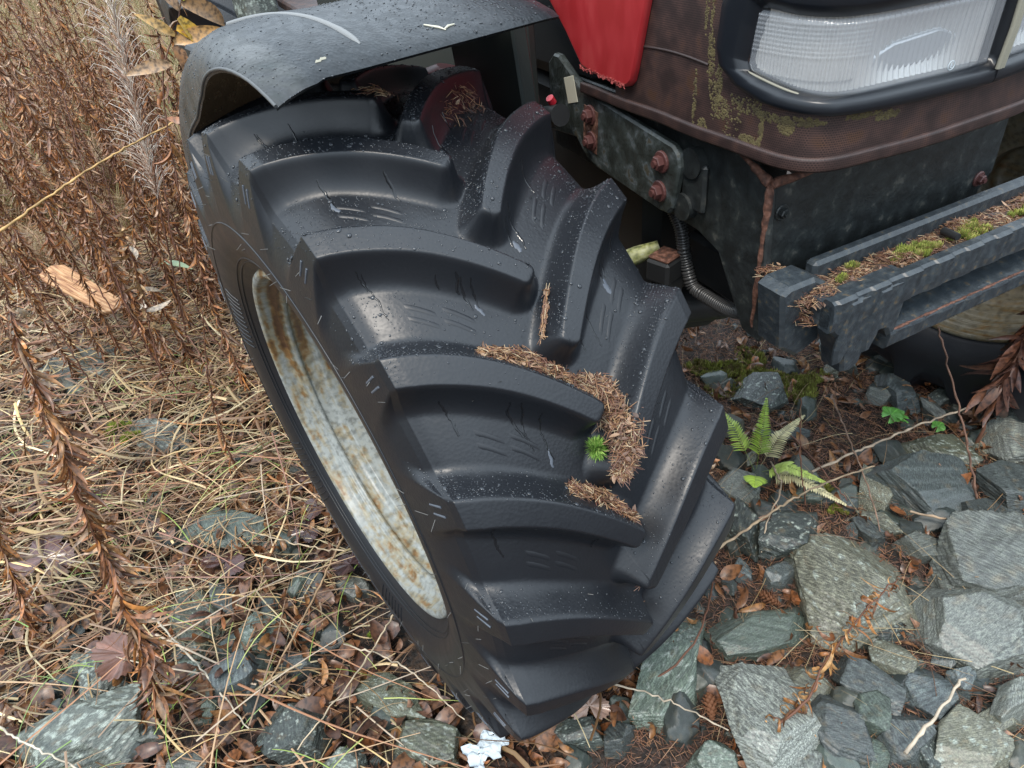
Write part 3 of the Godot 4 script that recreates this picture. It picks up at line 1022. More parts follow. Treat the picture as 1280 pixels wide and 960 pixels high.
# a flat outline in (s, y) wrapped on the hood with thickness and a rounded rim
func hood_plate(sh: Shape, outline: Array, d0: float, d1: float, round_by := 0.004) -> void:
	var o := PackedVector2Array(outline)
	if Geometry2D.is_polygon_clockwise(o): o.reverse()
	var fine_o := PackedVector2Array()
	for k in o.size():
		var a := o[k]
		var b := o[(k + 1) % o.size()]
		var cnt := maxi(1, int(a.distance_to(b) / 0.015))
		for q in cnt: fine_o.append(a.lerp(b, float(q) / cnt))
	var insets := [[0.0, d0], [0.0, d1 - round_by], [round_by * 0.3, d1 - round_by * 0.3], [round_by, d1]]
	var loops := []
	for e in insets:
		var row := []
		for k in fine_o.size():
			var t0 := (fine_o[k] - fine_o[(k + fine_o.size() - 1) % fine_o.size()]).normalized()
			var t1 := (fine_o[(k + 1) % fine_o.size()] - fine_o[k]).normalized()
			var nn := Vector2(-(t0.y + t1.y), t0.x + t1.x).normalized()
			var q: Vector2 = fine_o[k] + nn * e[0]
			row.append(hood(q.x, q.y, e[1]))
		loops.append(row)
	sh.grid(loops, true)
	# the face: strips between left and right of the outline, cut on a lattice
	var inner := PackedVector2Array()
	for k in fine_o.size():
		var t0 := (fine_o[k] - fine_o[(k + fine_o.size() - 1) % fine_o.size()]).normalized()
		var t1 := (fine_o[(k + 1) % fine_o.size()] - fine_o[k]).normalized()
		inner.append(fine_o[k] + Vector2(-(t0.y + t1.y), t0.x + t1.x).normalized() * round_by)
	var lo := inner[0]
	var hi := inner[0]
	for q in inner:
		lo = lo.min(q)
		hi = hi.max(q)
	var x := floorf(lo.x / 0.03) * 0.03
	while x < hi.x:
		for piece in Geometry2D.intersect_polygons(inner, PackedVector2Array([Vector2(x, lo.y - 1), Vector2(x + 0.03, lo.y - 1), Vector2(x + 0.03, hi.y + 1), Vector2(x, hi.y + 1)])):
			var t := Geometry2D.triangulate_polygon(piece)
			for k in range(0, t.size(), 3):
				var a: Vector2 = piece[t[k]]
				var b: Vector2 = piece[t[k + 1]]
				var e: Vector2 = piece[t[k + 2]]
				if (b - a).cross(e - a) < 0:
					var z := b
					b = e
					e = z
				sh.tri(hood(a.x, a.y, d1), hood(b.x, b.y, d1), hood(e.x, e.y, d1))
		x += 0.03


func bolt(parent: Node3D, p: Vector3, out: Vector3, r: float, material: Material) -> void:
	var sh := Shape.new()
	var up := out.cross(Vector3(0.2, 0.9, 0.3)).normalized()
	var si := out.cross(up)
	var ring := func(rad: float, h: float, cnt: int, ph: float) -> Array:
		var l := []
		for k in cnt:
			var a := TAU * k / cnt + ph
			l.append(p + (up * cos(a) + si * sin(a)) * rad + out * h)
		return l
	for part in [[r * 1.55, 0.0, r * 0.35, 18], [r, r * 0.35, r * 1.25, 6]]:
		var a: Array = ring.call(part[0], part[1], part[3], 0.3)
		var b: Array = ring.call(part[0], part[2] - 0.0015, part[3], 0.3)
		var e: Array = ring.call(part[0] - 0.0015, part[2], part[3], 0.3)
		for k in a.size():
			var q: int = (k + 1) % a.size()
			sh.quad(a[k], a[q], b[q], b[k])
			sh.quad(b[k], b[q], e[q], e[k])
			if k > 0 and k < a.size() - 1:
				sh.tri(e[0], e[k], e[k + 1])
	sh.tube([p + out * r * 1.2, p + out * r * 1.6], [r * 0.5], 10)
	obj("bolt", sh, material, parent)


# side plates lie in the plane x = const: outline in (z, y)
func side_xf(x: float) -> Transform3D:
	return Transform3D(Basis(Vector3(0, 0, 1), Vector3(0, 1, 0), Vector3(-1, 0, 0)), Vector3(x, 0, 0))


func tractor() -> Node3D:
	var yaw := deg_to_rad(-10.0)
	var t := node("tractor", self, Transform3D(Basis(Vector3.UP, yaw), Vector3(0.77, 0, 0)))
	tag(t, "old red tractor with a steered lugged front wheel, brown mesh grille and mossy front bumper", "tractor")
	var into := t.transform.affine_inverse()
	# --- near front wheel, steered
	var wx := into * Transform3D(Basis(), Vector3(0, TYRE_R, 0)) * Transform3D(Basis(Vector3.RIGHT, -deg_to_rad(31.34)), Vector3.ZERO)
	var w := wheel_copy("front_wheel", t, wx, true)
	w.set_meta("label", "near front wheel with wet black lugged tyre and rusty white rim")
	# --- far front wheel
	var far := wheel_copy("front_wheel", t, Transform3D(Basis(Vector3.UP, PI + deg_to_rad(10.0)), Vector3(0.94, TYRE_R, 0.19)) * Transform3D(Basis(Vector3.RIGHT, 0.4), Vector3.ZERO), false)
	far.set_meta("label", "far front wheel half hidden under the bumper")
	# --- rear wheel on the near side
	var rear := wheel_copy("rear_wheel", t, Transform3D(Basis.from_scale(Vector3.ONE * 1.28), Vector3(-0.66, 0.80, -2.32)), false)
	rear.set_meta("label", "black rear wheel behind the yellow leaves")
	# --- hood
	make_plan()
	var sh := Shape.new()
	var mid := 0.0
	for k in plan_pts.size():
		if absf(plan_pts[k].x) < 1e-4: mid = plan_len[k]
	hood_grid(sh, 0.10, mid * 2.0 - .10, 1.112, 1.185, 0.0, 130, 4)
	hood_grid(sh, 0.10, .425, 1.185, 1.295, 0.0, 30, 6)
	hood_grid(sh, mid * 2.0 - .425, mid * 2.0 - .1, 1.185, 1.295, 0.0, 30, 6)
	hood_grid(sh, 0.10, mid * 2.0 - .10, 1.295, 1.62, 0.0, 130, 14)
	var h := obj("hood_grille", sh, M.grille_mesh, t)
	h.set_meta("label", "brown perforated mesh grille with yellow algae streaks")
	sh = Shape.new()   # the pressed crease running back from the lamp
	for y in [1.205]:
		var l := []
		for k in 12: l.append(hood(lerpf(0.175, 0.345, k / 11.0), y + 0.004 * sin(k * 0.3), 0.0))
		sh.tube(l, [0.0022], 6)
	obj("crease", sh, M.grille_lip, h)
	sh = Shape.new()   # the lip along its lower edge
	var rows := []
	for e in [[0.0, 1.1155], [0.0045, 1.1145], [0.0055, 1.111], [0.0055, 1.099], [0.003, 1.0955], [-0.02, 1.0945], [-0.035, 1.098]]:
		var row := []
		for k in 150: row.append(hood(lerpf(-0.015, 1.6, k / 149.0), e[1] + 0.0008 * sin(k * 0.35), e[0]))
		rows.append(row)
	sh.grid(rows)
	obj("lower_lip", sh, M.grille_mesh, h)
	# algae streaks: thin uneven growth below the lamp frame
	sh = Shape.new()
	for blob in [[.38, 1.150, .016, .016], [.37, 1.185, .006, .03], [.44, 1.120, .02, .006], [.52, 1.160, .03, .005], [.333, 1.30, .004, .06], [.405, 1.128, .018, .052], [.365, 1.165, .012, .035], [.43, 1.165, .03, .012], [.47, 1.158, .022, .006], [.50, 1.150, .012, .010], [.345, 1.245, .0035, .06], [.352, 1.20, .005, .04], [.318, 1.15, .004, .045], [.39, 1.108, .03, .005], [.60, 1.163, .03, .004], [.64, 1.155, .02, .006], [.34, 1.115, .012, .012], [.46, 1.135, .004, .022]]:
		for k in 95:
			var a := rng.randf() * TAU
			var r := sqrt(rng.randf())
			var s: float = blob[0] + cos(a) * r * blob[2]
			var y: float = maxf(1.107, blob[1] + sin(a) * r * blob[3])
			var z := rng.randf_range(0.0015, 0.004)
			var c0 := hood(s, y, 0.0009)
			var l := []
			for q in 6:
				l.append(hood(s + cos(q * TAU / 6) * z, y + sin(q * TAU / 6) * z, -0.0005))
			for q in 6:
				sh.tri(c0, l[q], l[(q + 1) % 6])
	stuff(obj("algae", sh, M.algae, h))
	# red side panel
	sh = Shape.new()
	hood_plate(sh, [Vector2(.0, 1.1475), Vector2(.022, 1.143), Vector2(.10, 1.136), Vector2(.138, 1.1360), Vector2(.156, 1.1405), Vector2(.168, 1.151), Vector2(.175, 1.17), Vector2(.196, 1.24), Vector2(.217, 1.31), Vector2(.247, 1.45), Vector2(-.40, 1.45), Vector2(-.28, 1.36), Vector2(-.13, 1.26), Vector2(-.055, 1.20)], 0.001, 0.012, 0.006)
	var rp := obj("red_side_panel", sh, M.red_paint, t)
	rp.set_meta("label", "bright red hood side panel with a scuffed lower edge")
	sh = Shape.new()
	for k in 80:
		var s := rng.randf_range(-0.002, 0.145)
		var y := 1.1425 - 0.05 * clampf(s, 0, 0.12) + 0.004
		var a := hood(s, y + rng.randf_range(-.004, .004), 0.0118)
		var b := hood(s + rng.randf_range(.002, .008), y + rng.randf_range(-.005, .005), 0.0125)
		sh.tube([a, b], [rng.randf_range(.0005, .0014)], 5)
	stuff(obj("scuffed_edge", sh, M.red_wear, rp))
	# hood top, out of the frame
	sh = Shape.new()
	var top := []
	for k in range(0, plan_pts.size(), 3): top.append(Vector2(plan_pts[k].x, plan_pts[k].y))
	sh.slab(PackedVector2Array(top), 1.62, 1.64, Transform3D(Basis(Vector3.RIGHT, Vector3(0, 0, 1), Vector3(0, 1, 0)), Vector3.ZERO), 0.004)
	obj("hood_top", sh, M.red_paint, t)
	sh = Shape.new()   # far side of the hood
	sh.box(Vector3(0.012, 0.5, 1.0), Transform3D(Basis(), Vector3(0.292, 1.39, -0.4)))
	obj("red_side_panel", sh, M.red_paint, t)
	headlight(t, false)
	headlight(t, true)
	# --- dark body behind: engine, axle, final drive
	sh = Shape.new()
	sh.box(Vector3(.40, .44, 2.2), Transform3D(Basis(), Vector3(0, .84, -1.0)), 0.03)
	sh.box(Vector3(.50, .5, 0.9), Transform3D(Basis(), Vector3(0, 1.32, -.45)), 0.04)
	obj("engine_block", sh, M.dark_metal, t)
	sh = Shape.new()
	sh.tube([Vector3(-.50, .60, .0), Vector3(-.3, .60, 0), Vector3(0, .58, 0), Vector3(.3, .60, 0), Vector3(.5, .60, .0)], [.085, .075, .12, .075, .085], 20)
	obj("front_axle", sh, M.dark_metal, t)
	# turned housing at the wheel hub, red under dirt
	var hub := node("final_drive", t, into * Transform3D(Basis(), Vector3(0, TYRE_R, 0)))
	sh = Shape.new()
	sh = lathe([Vector2(.02, .001), Vector2(.02, .15), Vector2(.12, .155), Vector2(.16, .14), Vector2(.18, .10), Vector2(.27, .09), Vector2(.27, .001)], 40)
	obj("housing", sh, M.dark_red, hub)
	# --- fender and what holds it, turning with the wheel
	fender(t, into * Transform3D(Basis(), Vector3(0, TYRE_R, 0)))
	weight_frame(t)
	bumper(t)
	# hoses, tie rod
	sh = Shape.new()
	var hp := []
	var curve := Curve3D.new()
	for e in [[Vector3(-.22, .96, .16), Vector3(0, -.05, .02)], [Vector3(-.215, .86, .225), Vector3(0, -.04, .01)], [Vector3(-.21, .785, .245), Vector3(.0, -.03, .015)], [Vector3(-.205, .758, .30), Vector3(0, 0, .04)], [Vector3(-.2, .775, .40), Vector3(0, .02, .03)]]:
		curve.add_point(e[0], -e[1], e[1])
	for p in curve.tessellate_even_length(6, 0.003): hp.append(p)
	sh.tube(hp, [0.0105], 12)
	var hose := obj("hose", sh, M.hose, t)
	sh = Shape.new()
	for k in range(2, hp.size() - 3, 3):
		sh.tube([hp[k], hp[k + 1], hp[k + 2]], [0.0118, 0.0138, 0.0118], 12)
	stuff(obj("spiral_guard", sh, M.hose_guard, hose))
	sh = Shape.new()
	sh.tube([Vector3(-.50, .73, .04), Vector3(-.40, .755, .085), Vector3(-.26, .80, .14), Vector3(-.22, .815, .16)], [.016, .019, .019, .013], 14)
	obj("tie_rod", sh, M.yellow_rod, t)
	sh = Shape.new()
	sh.box(Vector3(.06, .05, .055), Transform3D(Basis(Vector3.UP, .3), Vector3(-.245, .80, .215)), .006)
	sh.box(Vector3(.05, .15, .05), Transform3D(Basis(Vector3.UP, .3), Vector3(-.24, .71, .215)), .006)
	var lug := obj("clevis", sh, M.dark_metal, t)
	sh = Shape.new()
	sh.box(Vector3(.052, .006, .048), Transform3D(Basis(Vector3.UP, .3), Vector3(-.245, .8275, .215)), .002)
	obj("rusty_cap", sh, M.rust, lug)
	sh = Shape.new()
	sh.tube([Vector3(-.30, .66, .12), Vector3(-.1, .67, .22), Vector3(.2, .66, .22)], [.035, .04, .04], 18)
	obj("steering_cylinder", sh, M.dark_metal, t)
	# red and black knobs of the small valve at the bracket
	sh = Shape.new()
	sh.tube([Vector3(-.315, 1.035, -.115), Vector3(-.315, 1.05, -.055)], [.02, .022], 12)
	sh.tube([Vector3(-.33, 1.075, -.15), Vector3(-.345, 1.075, -.12)], [.012, .011], 10)
	sh.tube([Vector3(-.345, 1.065, -.14), Vector3(-.36, 1.07, -.12)], [.010, .009], 10)
	var valve := obj("hydraulic_coupling", sh, M.dark_metal, t)
	sh = Shape.new()
	sh.tube([Vector3(-.312, 1.066, -.09), Vector3(-.320, 1.078, -.088)], [.0085, .0085], 12)
	obj("red_cap", sh, M.red_plastic, valve)
	# pale lichened front edge of the rear mudguard
	sh = stone(7, Vector3(.15, .20, .13), "lichen", 4)
	obj("mudguard_end", sh, M.schist_1, t, Transform3D(Basis(Vector3.UP, .5), Vector3(-.665, 1.17, -1.48)))
	sh = Shape.new()
	sh.box(Vector3(.05, .9, .06), Transform3D(Basis(), Vector3(-.65, .75, -1.50)), .006)
	obj("mudguard_stay", sh, M.dark_red, t)
	# cab step with tread plate and a grey lump of the cab's foot, behind the fender
	sh = Shape.new()
	sh.box(Vector3(.36, .03, .42), Transform3D(Basis(), Vector3(-.40, 1.15, -1.36)), .006)
	obj("cab_step", sh, M.grille_mesh, t)
	return t


func headlight(t: Node3D, far: bool) -> void:
	var mid := 0.0
	for k in plan_pts.size():
		if absf(plan_pts[k].x) < 1e-4: mid = plan_len[k]
	var m := func(s: float) -> float: return 2.0 * mid - s if far else s
	var lamp := node("headlight", t)
	lamp.set_meta("label", "second headlight past the frame divider" if far else "near ribbed headlight in a thick black surround")
	# surround: a thick rounded band, outer outline to inner outline
	var end := mid - 0.004
	var outer := [Vector2(.368, 1.235), Vector2(.378, 1.212), Vector2(.412, 1.191), Vector2(.46, 1.178), Vector2(.55, 1.171), Vector2(mid + 0.0, 1.163), Vector2(mid + 0.0, 1.325), Vector2(.56, 1.328), Vector2(.46, 1.332), Vector2(.42, 1.335), Vector2(.388, 1.325), Vector2(.372, 1.29)]
	var inner := [Vector2(.424, 1.222), Vector2(.430, 1.211), Vector2(.455, 1.205), Vector2(.50, 1.198), Vector2(.56, 1.194), Vector2(end, 1.190), Vector2(end, 1.279), Vector2(.56, 1.282), Vector2(.50, 1.283), Vector2(.455, 1.287), Vector2(.442, 1.286), Vector2(.433, 1.262)]
	var loops := []
	var dense := func(l: Array) -> Array:
		var o := []
		for k in l.size():
			for q in 8: o.append(Vector2(l[k]).lerp(l[(k + 1) % l.size()], q / 8.0))
		return o
	var o1: Array = dense.call(outer)
	var i1: Array = dense.call(inner)
	for e in [[0.0, 0.0005], [0.02, 0.008], [0.07, 0.0125], [0.32, 0.0145], [0.66, 0.013], [0.74, 0.010], [0.97, 0.004], [1.0, -0.006], [1.0, -0.05]]:
		var row := []
		for k in o1.size():
			var q: Vector2 = (o1[k] as Vector2).lerp(i1[k], e[0])
			row.append(hood(m.call(q.x), q.y, e[1]))
		loops.append(row)
	var sh := Shape.new()
	sh.grid(loops, true)
	obj("surround", sh, M.bezel_black, lamp)
	# housing behind the glass: reflector bowls with vertical facets
	sh = Shape.new()
	var rows := []
	for a in 49:
		var row := []
		var y := lerpf(1.184, 1.29, a / 48.0)
		for b in 401:
			var s := lerpf(.42, mid - .008, b / 400.0)
			var f := b / 400.0
			var d := -0.016 - 0.012 * sin(PI * clampf((f - 0.42) / 0.55, 0, 1)) * sin(PI * a / 48.0) + 0.0032 * absf(sin(PI * f * (64.0 if f < 0.43 else 40.0)))
			if f < 0.43 and a > 9: d += 0.0022 * absf(sin(PI * a * 0.5 + .4))
			if f < 0.02 or f > 0.985 or a == 0 or a == 48: d = -0.011
			row.append(hood(m.call(s), y, d))
		rows.append(row)
	sh.grid(rows)
	obj("reflector", sh, M.reflector, lamp)
	# dull grey plate that paints in a reflection seen through the glass
	sh = Shape.new()
	hood_plate(sh, [Vector2(m.call(mid - .19), 1.20), Vector2(m.call(mid - .06), 1.203), Vector2(m.call(mid - .035), 1.225), Vector2(m.call(mid - .085), 1.243), Vector2(m.call(mid - .16), 1.238), Vector2(m.call(mid - .205), 1.222)], -0.03, -0.0205, 0.004)
	obj("painted_reflection", sh, M.reflector_dull, lamp)
	# ribbed glass: upright ribs over the beam, crossed ribs over the turn lamp at the corner
	sh = Shape.new()
	rows = []
	var ns := 460
	for a in 61:
		var row := []
		var fa := a / 60.0
		for b in ns + 1:
			var fb := float(b) / ns
			var lo_s := lerpf(.424, .4335, fa) + 0.012 * pow(maxf(0.0, 1.0 - fa * 6.0), 2.0)
			var s := lerpf(lo_s, end - 0.003, fb)
			var f := (s - .424) / (end - .424)
			var y := lerpf(lerpf(1.2115, 1.1915, clampf(f * 3.2, 0, 1)) - 0.004 * f, lerpf(1.286, 1.2815, clampf(f * 3.0, 0, 1)) - .002 * f, fa)
			var rib := 0.0
			if f < 0.43:
				rib = 0.0011 * absf(sin(PI * f * 100.0))
				if y > 1.236: rib += 0.0009 * absf(sin(PI * (y - 1.236) / 0.0052))
			else:
				rib = 0.0015 * absf(sin(PI * f * 46.0))
			var rim := minf(minf(fa, 1.0 - fa) * 8.0, minf(fb, 1.0 - fb) * 30.0)
			row.append(hood(m.call(s), y, 0.004 + rib - 0.006 * pow(maxf(0.0, 1.0 - rim * 1.6), 2.0)))
		rows.append(row)
	sh.grid(rows)
	obj("lens", sh, M.lens_glass, lamp)
	if not far:
		# the mark on the glass: a ring with an E, and a small bar of digits' size
		sh = Shape.new()
		var ring := []
		var c := Vector2(mid - .083, 1.2015)
		for k in 25: ring.append(hood(c.x + cos(k * TAU / 24) * .0055, c.y + sin(k * TAU / 24) * .0055, .0068))
		sh.tube(ring, [0.0005], 5, false)
		var mark := obj("lens_mark", sh, M.tissue, lamp)
		var tm := TextMesh.new()
		var font := SystemFont.new()
		font.font_names = PackedStringArray(["Droid Sans"])
		tm.font = font
		tm.text = "E"
		tm.font_size = 16
		tm.pixel_size = 0.0005
		tm.depth = 0.0006
		var p := hood(c.x, c.y, .0072)
		put("letter", tm, M.tissue, mark, Transform3D(Basis(), p))
		# gasket strip between the two lamps
		sh = Shape.new()
		for e in [-.0085, .0, .0085]:
			sh.tube([hood(mid + e * .5, 1.184, .016), hood(mid + e * .5, 1.235, .018), hood(mid + e * .5, 1.29, .016)], [.0032], 8)
		obj("divider", sh, M.gasket, lamp)
	# grimy seal under the glass's lower edge
	sh = Shape.new()
	var l := []
	for k in 60:
		var f := k / 59.0
		l.append(hood(m.call(lerpf(.428, end, f)), lerpf(1.2095, 1.190, clampf(f * 3.2, 0, 1)) - .003 * f, .0035))
	sh.tube(l, [.0018], 6)
	obj("seal", sh, M.gasket, lamp)


func fender(t: Node3D, xf: Transform3D) -> void:
	var f := node("front_fender", t, xf)
	f.set_meta("label", "weathered black fender arched over the near front wheel, chipped and wet")
	var wear := FastNoiseLite.new()
	wear.seed = 4
	wear.frequency = 14.0
	wear.fractal_octaves = 5
	# cross-section from the inner edge over the crease to the outer skirt: x, height over the axle, how far forward it reaches
	var sec := [[.235, .706, 74.0], [.20, .714, 73.0], [.10, .714, 73.0], [.0, .714, 73.0], [-.07, .714, 73.0], [-.112, .715, 73.0], [-.125, .714, 72.6], [-.14, .71, 72.2], [-.15, .705, 72], [-.16, .702, 71.8], [-.165, .7, 71.5], [-.171, .699, 71.2]]
	var sh := Shape.new()
	var last := 150.0
	var outer := []
	var under := []
	for a in 74:
		var g := a / 73.0
		var row := []
		var row2 := []
		for k in sec.size():
			var deg: float = lerpf(sec[k][2], last, g)
			var x: float = sec[k][0]
			var r: float = sec[k][1]
			if k > 6:
				# the skirt: short at the front tip, deeper over the top of the tyre
				var f0 := float(k - 6) / (sec.size() - 7)
				deg = lerpf(lerpf(72.6, 72.0, f0), last, g)
				var e := skirt_edge(deg)
				x = lerpf(-.125, e.x, pow(f0, .8)) - .012 * sin(PI * f0) * smoothstep(74.0, 84.0, deg)
				r = lerpf(.714, e.y, pow(f0, 1.5))
			if a == 0: r -= 0.003
			# pressed rib running back near the crease
			if k == 4: r += 0.005 * smoothstep(74.0, 77.0, deg)
			row.append(polar(x, r, deg))
			row2.append(polar(x + (0.002 if k > 6 else 0.0), r - 0.005, deg + (0.3 if a == 0 else 0.0)))
		outer.append(row)
		under.append(row2)
	sh.colored = true
	sh.grid(outer)
	sh.grid(under)
	for side in [0, sec.size() - 1]:
		var l := []
		for a in 74: l.append([outer[a][side], under[a][side]])
		sh.grid(l)
	sh.grid([outer[0], under[0]])
	for k in sh.v.size():
		var v := sh.v[k]
		var n0 := wear.get_noise_3dv(v)
		var c := Color(0.019, 0.023, 0.024)
		var skirt := smoothstep(-.126, -.145, v.x)
		c = c.lerp(Color(0.075, 0.079, 0.08), skirt * clampf(0.6 + n0, 0, 1))
		sh.c[k] = c
	obj("shell", sh, M.fender_black, f)
	# whitened rib, worn crease line and edge, pale bird-lime spots and scratches
	sh = Shape.new()
	var l := []
	for k in 26: l.append(polar(-.045 - .06 * pow(k / 25.0, 2.2), .7155, 76.5 + k * 1.0))
	sh.tube(l, [.002] + [.0045, .0052, .0055, .0055, .005], 8)
	obj("pressed_rib", sh, M.fender_rib, f)
	# rain beads on it
	var beads := []
	var tints := []
	for k in 2300:
		var a: Array = outer[rng.randi_range(0, 45)]
		var j := rng.randi_range(1, sec.size() - 2)
		var ps: Vector3 = (a[j] as Vector3).lerp(a[j + 1], rng.randf()) if rng.randf() < .4 else polar(rng.randf_range(-.12, .23), .7142, rng.randf_range(73.5, 110.0))
		var up := (ps * Vector3(0, 1, 1)).normalized()
		if ps.x < -.14: up = (up + Vector3(-1.2, 0, 0)).normalized()
		var si := up.cross(Vector3(.9, .2, .3)).normalized()
		var r := 0.0006 + 0.0012 * pow(rng.randf(), 3.0)
		beads.append(Transform3D(Basis(si, up, si.cross(up)) * Basis.from_scale(Vector3(1, .6, 1) * r), ps))
		tints.append(Color.WHITE)
	var dome := SphereMesh.new()
	dome.radius = 1.0
	dome.height = 1.0
	dome.is_hemisphere = true
	dome.radial_segments = 10
	dome.rings = 4
	scatter("rain_drops", dome, M.drop, beads, tints, f)
	sh = Shape.new()
	l = []
	for k in 40:
		var e := skirt_edge(72.0 + k * 1.6)
		l.append(polar(e.x, e.y, 72.0 + k * 1.6))
	sh.tube(l, [.002], 8)
	obj("rolled_edge", sh, M.fender_edge, f)
	sh = Shape.new()
	for e in [[-.098, 75.6, .0042], [-.105, 75.4, .0038]]:
		sh.slab(_disc(e[2]), -.0008, .0009, Transform3D(Basis(Vector3.RIGHT, Vector3(0, -cos(deg_to_rad(14)), sin(deg_to_rad(14))), Vector3(0, sin(deg_to_rad(75)), cos(deg_to_rad(75)))), polar(e[0], .7145, e[1])), .0003)
	for e in [[[.05, 77.5], [.062, 76.2], [.066, 75.4]], [[.066, 75.6], [.074, 76.0], [.084, 76.1]]]:
		l = []
		for q in e: l.append(polar(q[0], .7145, q[1]))
		sh.tube(l, [.0012, .0018, .0008], 5)
	obj("pale_marks", sh, M.sticker, f)
	# stay: flat post between fender and hub, and cross arms in the shade
	sh = Shape.new()
	sh.box(Vector3(.012, .56, .20), Transform3D(Basis(Vector3.RIGHT, -.12), Vector3(.275, .40, -.04)), .004)
	sh.box(Vector3(.02, .6, 1.0), Transform3D(Basis(), Vector3(.42, .40, -.62)), .004)  # dark backing sheet, added to close the bright gap under the fender
	sh.box(Vector3(.03, .5, .03), Transform3D(Basis(Vector3.RIGHT, -.12), Vector3(.285, .40, .045)), .004)
	obj("fender_stay", sh, M.dark_post, f)
	sh = Shape.new()
	sh.box(Vector3(.42, .02, .05), Transform3D(Basis(Vector3.FORWARD, .02), Vector3(.06, .695, -.02)), .004)
	sh.box(Vector3(.42, .02, .05), Transform3D(Basis(), Vector3(.06, .66, -.25)), .004)
	obj("fender_stay", sh, M.dark_metal, f)
	sh = Shape.new()
	sh.tube([Vector3(.25, .50, -.16), Vector3(.25, .53, -.155), Vector3(.26, .56, -.15)], [.095, .09, .03], 24)
	sh.tube([Vector3(.25, .2, -.16), Vector3(.25, .50, -.16)], [.095], 24)
	obj("steering_housing", sh, M.dark_red, f)


# place of the skirt's lower edge round the axle: x, height
func skirt_edge(deg: float) -> Vector2:
	var t := [[72.0, -.178, .703], [77, -.182, .705], [81, -.187, .701], [85, -.191, .690], [90, -.193, .67], [95, -.193, .643], [104, -.193, .612], [115, -.193, .605], [150, -.193, .60]]
	for k in t.size() - 1:
		if deg <= t[k + 1][0]:
			var f: float = clampf((deg - t[k][0]) / (t[k + 1][0] - t[k][0]), 0, 1)
			var a: Array = t[maxi(k - 1, 0)]
			var d: Array = t[mini(k + 2, t.size() - 1)]
			return Vector2(t[k][1], t[k][2]).cubic_interpolate(Vector2(t[k + 1][1], t[k + 1][2]), Vector2(a[1], a[2]), Vector2(d[1], d[2]), f)
	return Vector2(-.205, .60)


func _disc(r: float) -> PackedVector2Array:
	var o := PackedVector2Array()
	for k in 12: o.append(Vector2(cos(k * TAU / 12), sin(k * TAU / 12) * 0.7) * r * (0.8 + 0.4 * fposmod(sin(k * 12.9) * 43.7, 1.0)))
	return o


